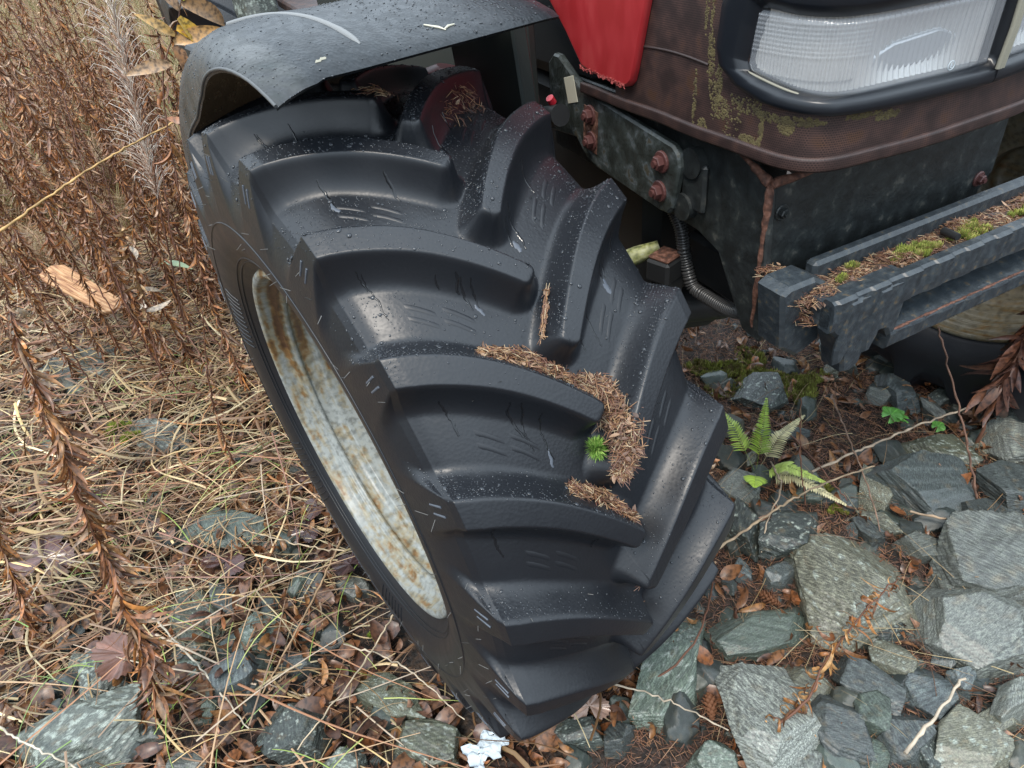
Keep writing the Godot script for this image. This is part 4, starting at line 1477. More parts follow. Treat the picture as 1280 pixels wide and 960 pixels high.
func weight_frame(t: Node3D) -> void:
	var f := node("front_frame", t)
	f.set_meta("label", "dark dirty box frame under the grille with rusty corner")
	var sh := Shape.new()
	sh.slab(PackedVector2Array([Vector2(-.2, 1.105), Vector2(.34, 1.102), Vector2(.41, 1.078), Vector2(.463, 1.052), Vector2(.475, .93), Vector2(.497, .80), Vector2(.485, .778), Vector2(.445, .782), Vector2(.41, .834), Vector2(.366, .90), Vector2(.31, .918), Vector2(.20, .925), Vector2(-.2, .94)]), 0.0, 0.014, side_xf(-.238), .003)
	obj("side_plate", sh, M.frame_paint, f)
	sh = Shape.new()
	sh.slab(PackedVector2Array([Vector2(-.238, 1.052), Vector2(.285, 1.048), Vector2(.292, .93), Vector2(.27, .90), Vector2(.262, .80), Vector2(-.238, .775)]), .452, .464, Transform3D(), .003)
	obj("front_plate", sh, M.frame_paint, f)
	sh = Shape.new()
	sh.box(Vector3(.49, .012, .6), Transform3D(Basis(), Vector3(.02, 1.067, .16)), .004)
	obj("top_plate", sh, M.frame_paint, f)
	sh = Shape.new()
	sh.slab(PackedVector2Array([Vector2(-.2, 1.06), Vector2(.452, 1.045), Vector2(.452, .80), Vector2(.2, .92), Vector2(-.2, .94)]), 0.0, 0.014, side_xf(.27), .003)
	obj("side_plate", sh, M.frame_paint, f)
	# rusted corner seam and top edge
	sh = Shape.new()
	var l := []
	for k in 22: l.append(Vector3(-.2505 + rng.randf_range(-.001, .001), lerpf(1.05, .80, k / 21.0), lerpf(.462, .466, k / 21.0) + .0 + rng.randf_range(-.001, .001)))
	sh.tube(l, [.005, .007, .0065, .007, .0055, .006, .005, .0055, .004, .005, .0055, .004, .005, .0045, .006, .007, .006, .005, .005, .004, .004, .003], 8)
	l = []
	for k in 40: l.append(Vector3(lerpf(-.25, .28, k / 39.0), 1.0515 + rng.randf_range(-.001, .0015), .463))
	sh.tube(l, [.007, .008, .0075, .007, .006, .006, .005, .005, .0045, .004], 7)
	l = []
	for k in 14: l.append(Vector3(-.2515, 1.053 + .0036 * k, lerpf(.462, .35, k / 13.0)))
	sh.tube(l, [.008, .009, .007, .006, .007, .004], 7)
	obj("rusty_seam", sh, M.rust, f)
	bolt(f, Vector3(-.222, 1.0, .464), Vector3(0, 0, 1), .0085, M.frame_paint)
	bolt(f, Vector3(.255, .925, .464), Vector3(0, 0, 1), .009, M.bolt_rust)
	bolt(f, Vector3(-.222, .878, .464), Vector3(0, 0, 1), .0075, M.rust)
	# bracket plate bolted to the side, with cut corners and two bolt pairs
	var b := node("side_bracket", f)
	sh = Shape.new()
	sh.slab(PackedVector2Array([Vector2(-.165, 1.125), Vector2(-.14, 1.145), Vector2(-.118, 1.145), Vector2(-.03, 1.098), Vector2(.02, 1.091), Vector2(.262, 1.063), Vector2(.278, 1.052), Vector2(.283, 1.03), Vector2(.268, .952), Vector2(.255, .938), Vector2(.232, .936), Vector2(.03, .952), Vector2(-.02, .962), Vector2(-.06, .995), Vector2(-.17, .985)]), 0.0, .016, side_xf(-.262), .004)
	obj("plate", sh, M.bracket_paint, b)
	sh = Shape.new()
	sh.box(Vector3(.012, .085, .06), Transform3D(Basis(), Vector3(-.258, 1.0, .302)), .005)
	sh.tube([Vector3(-.268, 1.04, .297), Vector3(-.25, 1.04, .297)], [.026], 18)
	sh.tube([Vector3(-.27, .958, .283), Vector3(-.25, .958, .283)], [.024], 18)
	obj("spacer", sh, M.frame_paint, b)
	for e in [Vector2(.002, 1.055), Vector2(.004, 1.005), Vector2(.235, 1.028), Vector2(.232, .974)]:
		bolt(b, Vector3(-.278, e.y, e.x), Vector3(-1, 0, 0), .0125, M.bolt_rust)
	sh = Shape.new()
	sh.box(Vector3(.0016, .05, .04), Transform3D(Basis(Vector3.RIGHT, -.28), Vector3(-.2788, 1.088, -.072)), .0006)
	obj("sticker", sh, M.sticker, b)
	sh = Shape.new()
	sh.box(Vector3(.002, .085, .052), Transform3D(Basis(Vector3.RIGHT, .1), Vector3(-.2788, 1.026, .0)), .0008)
	obj("rust_patch", sh, M.rust, b)


func bumper(t: Node3D) -> void:
	var f := node("front_bumper", t)
	f.set_meta("label", "blue grey cast bumper bracket, a trough with ribbed front rail and slot")
	var sh := Shape.new()
	sh.box(Vector3(.64, .075, .024), Transform3D(Basis(), Vector3(.13, .887, .508)), .006)
	obj("rear_rail", sh, M.bumper_paint, f)
	sh = Shape.new()
	sh.slab(PackedVector2Array([Vector2(-.29, .918), Vector2(-.274, .927), Vector2(-.225, .927), Vector2(-.19, .905), Vector2(-.19, .80), Vector2(-.235, .783), Vector2(-.272, .812)]), .497, .555, Transform3D(), .006)
	obj("end_block", sh, M.bumper_paint, f)
	sh = Shape.new()
	sh.box(Vector3(.62, .012, .085), Transform3D(Basis(), Vector3(.14, .872, .56)), .003)
	obj("trough_floor", sh, M.bumper_paint, f)
	# front rail: a straight bar whose face is fluted, its top edge notched by the flutes
	sh = Shape.new()
	var flute := func(a: float) -> float:
		var ph := fposmod((a + .305) / .068, 1.0)
		return smoothstep(0.06, 0.13, ph) * (1.0 - smoothstep(0.60, 0.68, ph))
	var rows := []
	for k in 321:
		var a := lerpf(-.238, .47, k / 320.0)
		var rib: float = flute.call(a)
		var low: float = flute.call(a + .010)
		var ring := []
		for e in [[.585, .860], [.585, .908], [.588, .912], [.600 + rib * .003, .912 + rib * .002], [.6055 + rib * .0045, .9085 + rib * .0015], [.6065 + low * .0035, .878], [.6065 + low * .002, .862], [.603, .858]]:
			ring.append(Vector3(a, e[1], e[0]))
		rows.append(ring)
	sh.bar(rows)
	obj("front_rail", sh, M.bumper_paint, f)
	sh = Shape.new()
	rows = []
	for k in 261:
		var a := lerpf(-.092, .47, k / 260.0)
		var rib: float = flute.call(a + .02)
		var low: float = flute.call(a + .03)
		var ring := []
		for e in [[.520, .778], [.520, .822], [.526, .825], [.596, .8075], [.604 + rib * .004, .8045], [.6065 + rib * .003, .800], [.6065 + low * .0015, .776], [.603, .770], [.56, .768]]:
			ring.append(Vector3(a, e[1], e[0]))
		rows.append(ring)
	sh.bar(rows)
	var lower := obj("lower_rail", sh, M.bumper_paint, f)
	sh = Shape.new()
	var wear := []
	var thick := []
	for k in 90:
		wear.append(Vector3(lerpf(-.085, .46, k / 89.0), .8045, .6035))
		thick.append(.0018 + .0016 * absf(sin(k * 1.3)) * absf(sin(k * .37)))
	sh.tube(wear, thick, 6)
	obj("rusty_edge", sh, M.rust, lower)
	# end web with the hooked tooth and the round notch
	sh = Shape.new()
	var o := PackedVector2Array([Vector2(-.238, .864), Vector2(-.238, .905), Vector2(-.075, .905), Vector2(-.08, .81), Vector2(-.083, .80), Vector2(-.092, .795)])
	for k in 9:
		var a := deg_to_rad(60 + k * 15.0)
		o.append(Vector2(-.118, .79) + Vector2(cos(a), sin(a)) * .028)
	o.append_array(PackedVector2Array([Vector2(-.150, .768), Vector2(-.168, .757), Vector2(-.186, .762), Vector2(-.196, .80), Vector2(-.214, .84)]))
	sh.slab(o, .560, .6075, Transform3D(), .005)
	obj("end_web", sh, M.bumper_paint, f)
	for a in [-.196, -.136]:
		sh = Shape.new()
		sh.slab(PackedVector2Array([Vector2(a - .014, .906), Vector2(a + .014, .906), Vector2(a + .008, .82), Vector2(a - .004, .79), Vector2(a - .018, .79), Vector2(a - .022, .82)]), .60, .6125, Transform3D(), .005)
		obj("face_rib", sh, M.bumper_paint, f)
	# far end, mirrored out of sight
	sh = Shape.new()
	sh.box(Vector3(.06, .15, .11), Transform3D(Basis(), Vector3(.50, .842, .555)), .008)
	obj("end_block", sh, M.bumper_paint, f)
	# what carries it, under the frame
	sh = Shape.new()
	sh.box(Vector3(.40, .10, .30), Transform3D(Basis(), Vector3(.02, .80, .34)), .01)
	obj("carrier", sh, M.dark_metal, f)


# ---------------------------------------------------------------- ground and rubble
func ground(x: float, z: float) -> float:
	var h := ground_noise.get_noise_2d(x, z) * 0.045 + ground_noise.get_noise_2d(x * 4.1 + 9.0, z * 4.1) * 0.014
	var near := smoothstep(0.15, 0.6, Vector2(x, z * 0.7).length())
	h *= lerpf(0.25, 1.0, near)
	h += 0.05 * smoothstep(-1.5, -6.0, z) + 0.05 * smoothstep(0.3, 1.2, x) * smoothstep(-0.3, 0.5, z) * 0.3
	return h - 0.008


func make_ground() -> void:
	var sh := Shape.new()
	var rows := []
	var warp := func(u: float) -> float: return 2.3 * u + 1.2 * u * u * u + 110.0 * pow(u, 9.0)
	for a in 261:
		var row := []
		for b in 261:
			var x: float = 0.2 + warp.call(b / 130.0 - 1.0)
			var z: float = -0.2 - warp.call(a / 130.0 - 1.0)
			row.append(Vector3(x, ground(x, z), z))
		rows.append(row)
	sh.grid(rows)
	sh.colored = true
	for k in sh.v.size():
		var v := sh.v[k]
		var far := smoothstep(-3.4, -5.5, v.z + 0.5 * v.x + ground_noise.get_noise_2d(v.x * 2.0, v.z * 2.0))
		var q := ground_noise.get_noise_2d(v.x * 9.0, v.z * 9.0)
		var c := Color(0.05, 0.031, 0.021).lerp(Color(0.03, 0.021, 0.016), clampf(0.5 + q, 0, 1))
		c = c.lerp(Color(0.20, 0.17, 0.07), far)
		sh.c[k] = c
	var g := obj("ground", sh, M.soil)
	g.set_meta("kind", "structure")
	tag(g, "dark brown soil under the straw, needles and stones", "ground")


var ball_dirs := {}
var ball_faces := {}

func ball(level: int) -> void:
	if ball_dirs.has(level):
		return
	var p := (1.0 + sqrt(5.0)) / 2.0
	var v := []
	for e in [[-1, p, 0], [1, p, 0], [-1, -p, 0], [1, -p, 0], [0, -1, p], [0, 1, p], [0, -1, -p], [0, 1, -p], [p, 0, -1], [p, 0, 1], [-p, 0, -1], [-p, 0, 1]]:
		v.append(Vector3(e[0], e[1], e[2]).normalized())
	var f := [[0, 11, 5], [0, 5, 1], [0, 1, 7], [0, 7, 10], [0, 10, 11], [1, 5, 9], [5, 11, 4], [11, 10, 2], [10, 7, 6], [7, 1, 8], [3, 9, 4], [3, 4, 2], [3, 2, 6], [3, 6, 8], [3, 8, 9], [4, 9, 5], [2, 4, 11], [6, 2, 10], [8, 6, 7], [9, 8, 1]]
	for k in level:
		var mid := {}
		var g := []
		for t in f:
			var m := []
			for e in 3:
				var a: int = t[e]
				var b: int = t[(e + 1) % 3]
				var key := mini(a, b) * 100000 + maxi(a, b)
				if not mid.has(key):
					mid[key] = v.size()
					v.append(((v[a] as Vector3) + v[b]).normalized())
				m.append(mid[key])
			g.append([t[0], m[0], m[2]])
			g.append([t[1], m[1], m[0]])
			g.append([t[2], m[2], m[1]])
			g.append(m)
		f = g
	ball_dirs[level] = v
	ball_faces[level] = f


const TONES := {
	"grey": [Color(.34, .35, .335), 0.0], "slate": [Color(.16, .175, .18), 0.0], "green": [Color(.21, .25, .22), 0.0], "tan": [Color(.36, .345, .28), 0.1],
	"dark": [Color(.115, .13, .125), 0.1], "bluegrey": [Color(.22, .25, .265), 0.0], "pale": [Color(.44, .45, .43), 0.0], "palegreen": [Color(.30, .36, .31), 0.35],
	"olive": [Color(.21, .215, .165), 0.15], "lichen": [Color(.22, .235, .215), 0.75], "concrete": [Color(.25, .25, .225), 0.2]}

# an angular split stone about the origin, size along x, y, z
func stone(seed_at: int, size: Vector3, tone: String, level: int) -> Shape:
	ball(level)
	var r := RandomNumberGenerator.new()
	r.seed = seed_at * 7919 + 13
	var n0 := FastNoiseLite.new()
	n0.seed = seed_at
	n0.frequency = 1.3
	n0.fractal_octaves = 5
	var planes := []
	planes.append([Vector3(r.randf_range(-.22, .22), 1, r.randf_range(-.22, .22)).normalized(), r.randf_range(.75, .95)])
	planes.append([Vector3(r.randf_range(-.15, .15), -1, r.randf_range(-.15, .15)).normalized(), .85])
	var cnt := r.randi_range(5, 7)
	var ph := r.randf() * TAU
	for k in cnt:
		var a := ph + TAU * (k + r.randf_range(-.28, .28)) / cnt
		planes.append([Vector3(cos(a), r.randf_range(-.25, .5), sin(a)).normalized(), r.randf_range(.72, .98)])
	for k in r.randi_range(2, 4):
		var a := r.randf() * TAU
		planes.append([Vector3(cos(a), r.randf_range(.5, 1.3), sin(a)).normalized(), r.randf_range(.88, 1.05)])
	var lean := Basis.from_euler(Vector3(r.randf_range(-.5, .5), r.randf() * TAU, r.randf_range(-.5, .5)))
	var sh := Shape.new()
	sh.colored = true
	var base: Color = TONES[tone][0]
	var pale: float = TONES[tone][1]
	base = base * r.randf_range(0.58, 0.9) * Color(.93, .98, .94)
	var pts := []
	var tones := []
	var which := []
	var off := Vector3(seed_at * 3.1, seed_at * 1.7, seed_at * 0.9)
	for d: Vector3 in ball_dirs[level]:
		var best := 9.0
		var face := 0
		for j in planes.size():
			var e: Array = planes[j]
			var q: float = (e[0] as Vector3).dot(d)
			if q > 0.02 and e[1] / q < best:
				best = e[1] / q
				face = j
		best = minf(best, 1.6)
		var p := d * best
		var w := n0.get_noise_3dv(p * 1.2 + off)
		var layer := (lean * p).y
		p *= 1.0 + w * 0.05 + n0.get_noise_3dv(Vector3(layer * 9.0, layer * 3.0, 2.0) + off) * 0.03 + n0.get_noise_3dv(p * 5.0 + off) * 0.016
		var band := n0.get_noise_1d(layer * 7.0 + seed_at)
		var c := base.lerp(base * 1.45, clampf(band * 1.4, 0, 1)).lerp(base * 0.72, clampf(-band * 1.2, 0, 1))
		c = c.lerp(Color(.30, .22, .12), clampf(n0.get_noise_3dv(p * 1.7 - off) - 0.22, 0, .5))
		if pale > 0.0 and p.y > -0.2:
			var li := n0.get_noise_3dv(p * 3.2 + off * 2.0)
			c = c.lerp(Color(.50, .56, .50), smoothstep(.34 - pale * .32, .42 - pale * .3, li) * 0.85)
		c.a = 1.0
		pts.append(p * size * 0.5)
		tones.append(c)
		which.append(face)
	# corners shared within a face of the stone only, so its edges stay sharp
	var index := {}
	for t in ball_faces[level]:
		var f: int = which[t[0]] if which[t[0]] == which[t[1]] else which[t[2]]
		for k: int in t:
			var key := k * 64 + f
			if not index.has(key):
				sh.tint(tones[k])
				index[key] = sh.vert(pts[k])
			sh.i.append(index[key])
	return sh


func make_stones() -> void:
	var k := 0
	for e in ROCKS:
		k += 1
		var big: bool = e[2] * e[3] > 0.013
		var size := Vector3(e[2], e[4], e[3])
		# the streaks' own axes lie aslant in the stone
		var q := Basis.from_euler(Vector3(rng.randf_range(-.9, .9), rng.randf() * TAU, rng.randf_range(-.6, .6)))
		var sh := stone(k + 40, size, e[6], 5 if big else 4)
		for j in sh.v.size():
			sh.v[j] = q * sh.v[j]
		var tilt := Basis.from_euler(Vector3(rng.randf_range(-.14, .14), 0, rng.randf_range(-.14, .14)))
		var place := Transform3D(Basis(Vector3.UP, e[5]) * tilt * q.inverse(), Vector3(e[0], ground(e[0], e[1]) + e[4] * 0.32, e[1]))
		var o := obj("stone", sh, M["schist_%d" % (k % 3)], self, place)
		tag(o, e[7], "stone", "stones lying round the wheel")
	# smaller stones that nothing tells apart
	for j in 6:
		var sh := stone(j + 20, Vector3(.085, .05, .062), ["grey", "slate", "green", "bluegrey", "tan", "dark"][j], 4)
		var m := sh.mesh()
		var placed := 0
		while placed < 14:
			var x := rng.randf_range(.3, 1.85)
			var z := rng.randf_range(-.15, 1.2)
			if placed % 7 == 6:
				x = rng.randf_range(-1.1, -.28)
				z = rng.randf_range(-.7, .4)
			var hit := false
			for e in ROCKS:
				if Vector2(e[0] - x, e[1] - z).length() < minf(e[2], e[3]) * .45: hit = true
			if hit or (z < .38 and x < 1.5 and rng.randf() < .75): continue
			var s := rng.randf_range(.5, 1.25)
			var o := put("stone", m, M["schist_%d" % (j % 3)], self, Transform3D(Basis.from_euler(Vector3(rng.randf_range(-.35, .35), rng.randf() * TAU, rng.randf_range(-.35, .35))) * Basis.from_scale(Vector3(1, rng.randf_range(.7, 1.2), rng.randf_range(.7, 1.1)) * s), Vector3(x, ground(x, z) + .012 * s, z)))
			tag(o, ["small grey", "small slate black", "small dark green", "small blue grey", "small tan", "small darkest grey"][j] + " stone in the rubble between the larger stones", "stone", "small stones of the rubble, " + ["grey", "slate", "green", "blue grey", "tan", "dark"][j])
			placed += 1
	# chips between them, too many to name
	var holder := node("stone_chips")
	stuff(holder, "small dark chips of slate strewn between the stones", "stone chips")
	for j in 4:
		var xfs := []
		var cols := []
		for m in 260:
			var x := rng.randf_range(.15, 2.1)
			var z := rng.randf_range(-.3, 1.3)
			if m % 4 == 3:
				x = rng.randf_range(-1.3, .1)
				z = rng.randf_range(-1.2, .5)
			if absf(x) < .3 and absf(z) < .4 or (z < .35 and x > .1 and x < 1.5 and rng.randf() < .7): continue
			var s := 0.010 + 0.050 * pow(rng.randf(), 2.4)
			xfs.append(Transform3D(Basis.from_euler(Vector3(rng.randf_range(-.5, .5), rng.randf() * TAU, rng.randf_range(-.5, .5))) * Basis.from_scale(Vector3(1, .55, .75) * s), Vector3(x, ground(x, z) + s * .2, z)))
			cols.append(pick([Color(.8, .82, .8), Color(1.2, 1.15, 1.0), Color(.55, .6, .6), Color(1.0, 1.1, 1.0)], .25))
		scatter("chips", stone(j + 5, Vector3.ONE * 2.0, "slate", 3).mesh(), M["schist_%d" % (j % 3)], xfs, cols, holder)


# ---------------------------------------------------------------- litter and plants
func pick(cols: Array, spread := 0.2) -> Color:
	var c: Color = cols[rng.randi() % cols.size()]
	c = c * rng.randf_range(1.0 - spread, 1.0 + spread)
	c.a = 1.0
	return c


func blade_mesh(bend: float, sway: float, fat: float) -> ArrayMesh:
	var sh := Shape.new()
	var rows := []
	for k in 8:
		var t := k / 7.0
		var p := Vector3(t - .5 + sin(t * 5.0) * .01, bend * 4.0 * t * (1 - t) + sin(t * 9.0 + sway * 9.0) * .012, sway * sin(t * 3.0 + sway * 5.0))
		var w := fat * (1.0 - 0.75 * t) * 0.5 + fat * .08
		rows.append([p + Vector3(0, 0, w), p + Vector3(0, w * .9, 0), p - Vector3(0, 0, w)])
	sh.grid(rows)
	return sh.mesh()


const STRAW := [Color(.44, .31, .14), Color(.33, .20, .09), Color(.17, .09, .04), Color(.38, .28, .15), Color(.54, .44, .26), Color(.22, .12, .06), Color(.42, .31, .17), Color(.20, .11, .05), Color(.14, .07, .035), Color(.28, .17, .10), Color(.34, .16, .065), Color(.48, .38, .2)]
const BROWN := [Color(.30, .12, .05), Color(.17, .075, .036), Color(.25, .12, .06), Color(.12, .06, .04), Color(.30, .17, .115), Color(.22, .10, .05), Color(.34, .17, .07)]
const NEEDLE := [Color(.20, .085, .05), Color(.29, .14, .075), Color(.13, .06, .04), Color(.36, .19, .10), Color(.22, .12, .09)]

func inside_tyre(x: float, z: float) -> bool:
	return absf(x) < .225 and absf(z) < .33


func make_litter() -> void:
	# the mat of dead grass on the near side of the wheel
	var straw := node("dead_grass")
	stuff(straw, "mat of dry straw and dead grass covering the ground beside the rim", "dead grass")
	for j in 5:
		var m := blade_mesh([.03, .10, .16, .05, .22][j], [.04, .10, -.12, .16, -.06][j], [.014, .020, .016, .026, .011][j])
		var xfs := []
		var cols := []
		while xfs.size() < 2300:
			var z := 0.42 - 4.9 * pow(rng.randf(), 1.25)
			var x := rng.randf_range(-1.5 + z * 0.02, .28 - 0.18 * minf(z, 0.0))
			if inside_tyre(x, z): continue
			var thin := smoothstep(-.75, .1, z) * 0.72
			if rng.randf() < thin: continue
			if x > .0 and z > -.55 and rng.randf() < .7: continue
			var s := rng.randf_range(.09, .34) * (1.15 if z < -.8 else 0.8)
			var yaw := rng.randf() * TAU if rng.randf() < .5 else rng.randfn(-.9, .45)
			var b := Basis(Vector3.UP, yaw) * Basis(Vector3.FORWARD, rng.randfn(0.0, .16 if z > -1 else .34)) * Basis(Vector3.RIGHT, rng.randf_range(-.6, .6)) * Basis.from_scale(Vector3(s, s * 0.8, s * rng.randf_range(.7, 1.5)))
			xfs.append(Transform3D(b, Vector3(x, ground(x, z) + .006 + .055 * pow(rng.randf(), 1.6) * (1.0 if z < -.3 else .55), z)))
			cols.append(pick(STRAW) * (1.35 if rng.randf() < .22 else .72))
		scatter("straw_blades", m, M.straw, xfs, cols, straw)
	var reeds := node("fallen_stems")
	stuff(reeds, "long thin fallen stems lying criss-cross in the dead grass", "dead stems")
	for j in 2:
		var xfs := []
		var cols := []
		while xfs.size() < 240:
			var z := .3 - 4.4 * rng.randf()
			var x := rng.randf_range(-1.4, .05) - z * .05
			if inside_tyre(x, z) or (x > -.3 and z > -.5): continue
			var s := rng.randf_range(.25, .62)
			var yaw := rng.randfn(-.95, .5) if rng.randf() < .65 else rng.randf() * TAU
			xfs.append(Transform3D(Basis(Vector3.UP, yaw) * Basis(Vector3.FORWARD, rng.randfn(.02, .13)) * Basis.from_scale(Vector3(s, s * .4, s * .5)), Vector3(x, ground(x, z) + .03 + .07 * rng.randf(), z)))
			cols.append(pick([Color(.34, .16, .08), Color(.22, .10, .06), Color(.46, .30, .17), Color(.28, .14, .10), Color(.42, .33, .24), Color(.30, .20, .13)]))
		scatter("stem", blade_mesh([.03, .08][j], [.05, -.06][j], .016), M.straw, xfs, cols, reeds)
	# sparse straws and rootlets on the stony side
	var wisps := node("loose_straws")
	stuff(wisps, "loose straws and rootlets over the stones right of the tyre", "straw")
	for j in 3:
		var xfs := []
		var cols := []
		while xfs.size() < 620:
			var x := rng.randf_range(.1, 2.4)
			var z := rng.randf_range(-1.1, 1.2)
			if xfs.size() % 6 == 5:
				x = rng.randf_range(-1.5, 2.4)
				z = rng.randf_range(.6, 2.0)
			if inside_tyre(x, z): continue
			var s := rng.randf_range(.06, .26)
			xfs.append(Transform3D(Basis(Vector3.UP, rng.randf() * TAU) * Basis(Vector3.FORWARD, rng.randfn(0, .12)) * Basis.from_scale(Vector3(s, s, s * .8)), Vector3(x, ground(x, z) + .006 + .03 * rng.randf(), z)))
			cols.append(pick(STRAW) * Color(.75, .72, .7))
		scatter("straw_blades", blade_mesh([.05, .1, .03][j], [.06, -.05, .12][j], [.007, .009, .008][j]), M.straw, xfs, cols, wisps)
	# needles everywhere, thickest between the stones
	var nee := node("fallen_needles")
	stuff(nee, "red brown conifer needles carpeting the ground between stones", "needles")
	var sh := Shape.new()
	sh.tube([Vector3(-.5, 0, 0), Vector3(-.2, .03, .02), Vector3(.2, .03, .02), Vector3(.5, 0, 0)], [.02, .032, .032, .012], 3, false)
	var nm := sh.mesh()
	var nx := []
	var ncol := []
	for j in 80000:
		var x := rng.randf_range(.05, 2.0)
		var z := rng.randf_range(-.7, 1.2)
		if j % 4 == 3:
			x = rng.randf_range(-1.4, .2)
			z = rng.randf_range(-1.4, .6)
		if inside_tyre(x, z): continue
		var s := rng.randf_range(.012, .026)
		nx.append(Transform3D(Basis(Vector3.UP, rng.randf() * TAU) * Basis(Vector3.FORWARD, rng.randfn(0, .25)) * Basis.from_scale(Vector3(s, s, s)), Vector3(x, ground(x, z) + .002 + .016 * rng.randf(), z)))
		ncol.append(pick(NEEDLE))
	for j in 26000:  # thinner, on past the frame's edges
		var x := rng.randf_range(-1.8, 3.0)
		var z := rng.randf_range(-1.0, 2.1)
		if inside_tyre(x, z) or (x < 2.0 and z < 1.15): continue
		var s := rng.randf_range(.014, .03)
		nx.append(Transform3D(Basis(Vector3.UP, rng.randf() * TAU) * Basis(Vector3.FORWARD, rng.randfn(0, .25)) * Basis.from_scale(Vector3(s, s, s)), Vector3(x, ground(x, z) + .002 + .016 * rng.randf(), z)))
		ncol.append(pick(NEEDLE))
	scatter("needle", nm, M.needle, nx, ncol, nee)
	# crumpled dead leaves
	var leaves := node("leaf_litter")
	stuff(leaves, "curled dead brown leaves lying among straw and needles", "leaf litter")
	for j in 6:
		sh = Shape.new()
		sh.leaf(Vector3(-.5, 0, 0), Vector3(1, .35, 0), Vector3.UP, 1.0, [.22, .3, .42, .26, .36, .5][j], [-1.2, 1.6, -2.4, 2.6, -.7, 1.1][j], [.5, -.4, .7, .6, -.6, .35][j], 7)
		var xfs := []
		var cols := []
		while xfs.size() < 1450:
			var x := rng.randf_range(-1.4, .3)
			var z := 0.5 - 4.4 * pow(rng.randf(), 1.15)
			if rng.randf() < .17:
				x = rng.randf_range(.1, 2.0)
				z = rng.randf_range(-.9, 1.2)
			if xfs.size() % 9 == 8:
				x = rng.randf_range(-1.6, 2.6)
				z = rng.randf_range(.5, 2.0)
			if inside_tyre(x, z): continue
			var s := rng.randf_range(.02, .075)
			xfs.append(Transform3D(Basis.from_euler(Vector3(rng.randf_range(-.8, .8), rng.randf() * TAU, rng.randf_range(-.7, .7))) * Basis.from_scale(Vector3.ONE * s), Vector3(x, ground(x, z) + .008 + .03 * rng.randf() * (1.0 if x < .1 else .4), z)))
			cols.append(pick(BROWN, .3))
		scatter("curled_leaf", sh.mesh(), M.dead_leaf, xfs, cols, leaves)
	var wide := Shape.new()
	wide.leaf(Vector3(-.5, 0, 0), Vector3(1, .2, 0), Vector3.UP, 1.0, .55, -1.1, .35, 8)
	var wx := []
	var wc := []
	for k in 420:
		var z := .45 - 2.6 * pow(rng.randf(), 1.3)
		var x := rng.randf_range(-1.35, -.05)
		if inside_tyre(x, z): continue
		var s := rng.randf_range(.05, .10)
		wx.append(Transform3D(Basis.from_euler(Vector3(rng.randf_range(-.6, .6), rng.randf() * TAU, rng.randf_range(-.5, .5))) * Basis.from_scale(Vector3(s, s, s * rng.randf_range(.6, 1.1))), Vector3(x, ground(x, z) + .02 + .03 * rng.randf(), z)))
		wc.append(pick([Color(.15, .08, .055), Color(.21, .12, .085), Color(.11, .055, .04), Color(.21, .10, .05)], .25))
	scatter("broad_leaf", wide.mesh(), M.dead_leaf, wx, wc, leaves)
	# taller pale grass farther back
	var field := node("meadow_grass")
	stuff(field, "tall yellowing grass of the meadow behind the dead stalks", "grass")
	for j in 4:
		sh = Shape.new()
		for q in 16:
			var a := rng.randf() * TAU
			var lean := rng.randf_range(.2, 1.0)
			var p := Vector3(rng.randf_range(-.1, .1), 0, rng.randf_range(-.1, .1))
			var rows := []
			var w := rng.randf_range(.006, .011)
			for k in 7:
				var t := k / 6.0
				var o := Vector3(cos(a), 0, sin(a)) * lean * t * t * .8 + Vector3.UP * (t - .45 * lean * t * t)
				var s := Vector3(-sin(a), 0, cos(a)) * w * (1.05 - t)
				rows.append([p + o + s, p + o - s])
			sh.grid(rows)
		var xfs := []
		var cols := []
		while xfs.size() < 1500:
			var z := -3.0 - 14.0 * pow(rng.randf(), 1.6)
			var x := rng.randf_range(-1.6, .75 - z * .22)
			if x > .25 and z > -3.4: continue
			var s := rng.randf_range(.18, .48) * (1.0 if z < -3.6 else .6)
			xfs.append(Transform3D(Basis(Vector3.UP, rng.randf() * TAU) * Basis.from_scale(Vector3(1.2, 1, 1.2) * s), Vector3(x, ground(x, z) - .01, z)))
			cols.append(pick([Color(.24, .22, .08), Color(.30, .21, .10), Color(.18, .19, .06), Color(.36, .25, .13), Color(.26, .13, .07), Color(.20, .10, .05), Color(.33, .18, .09)]) if z < -4.2 + rng.randf_range(-.7, .7) else pick([Color(.34, .21, .11), Color(.22, .11, .06), Color(.40, .29, .17), Color(.27, .15, .08), Color(.30, .26, .10)]))
		scatter("grass_tuft", sh.mesh(), M.straw, xfs, cols, field)
	# a few fresh green blades in the straw
	var green := node("green_blades")
	stuff(green, "thin fresh green grass blades growing through the litter", "grass")
	var gx := []
	var gc := []
	for j in 190:
		var z := .35 - 2.2 * rng.randf()
		var x := rng.randf_range(-1.25, -.2)
		if inside_tyre(x, z): continue
		var s := rng.randf_range(.08, .26)
		gx.append(Transform3D(Basis(Vector3.UP, rng.randf() * TAU) * Basis(Vector3.FORWARD, rng.randfn(0.1, .3)) * Basis.from_scale(Vector3.ONE * s), Vector3(x, ground(x, z) + .03 + .03 * rng.randf(), z)))
		gc.append(pick([Color(.25, .34, .07), Color(.36, .40, .12), Color(.18, .28, .08)]))
	scatter("green_blade", blade_mesh(.14, .05, .012), M.fresh_leaf, gx, gc, green)


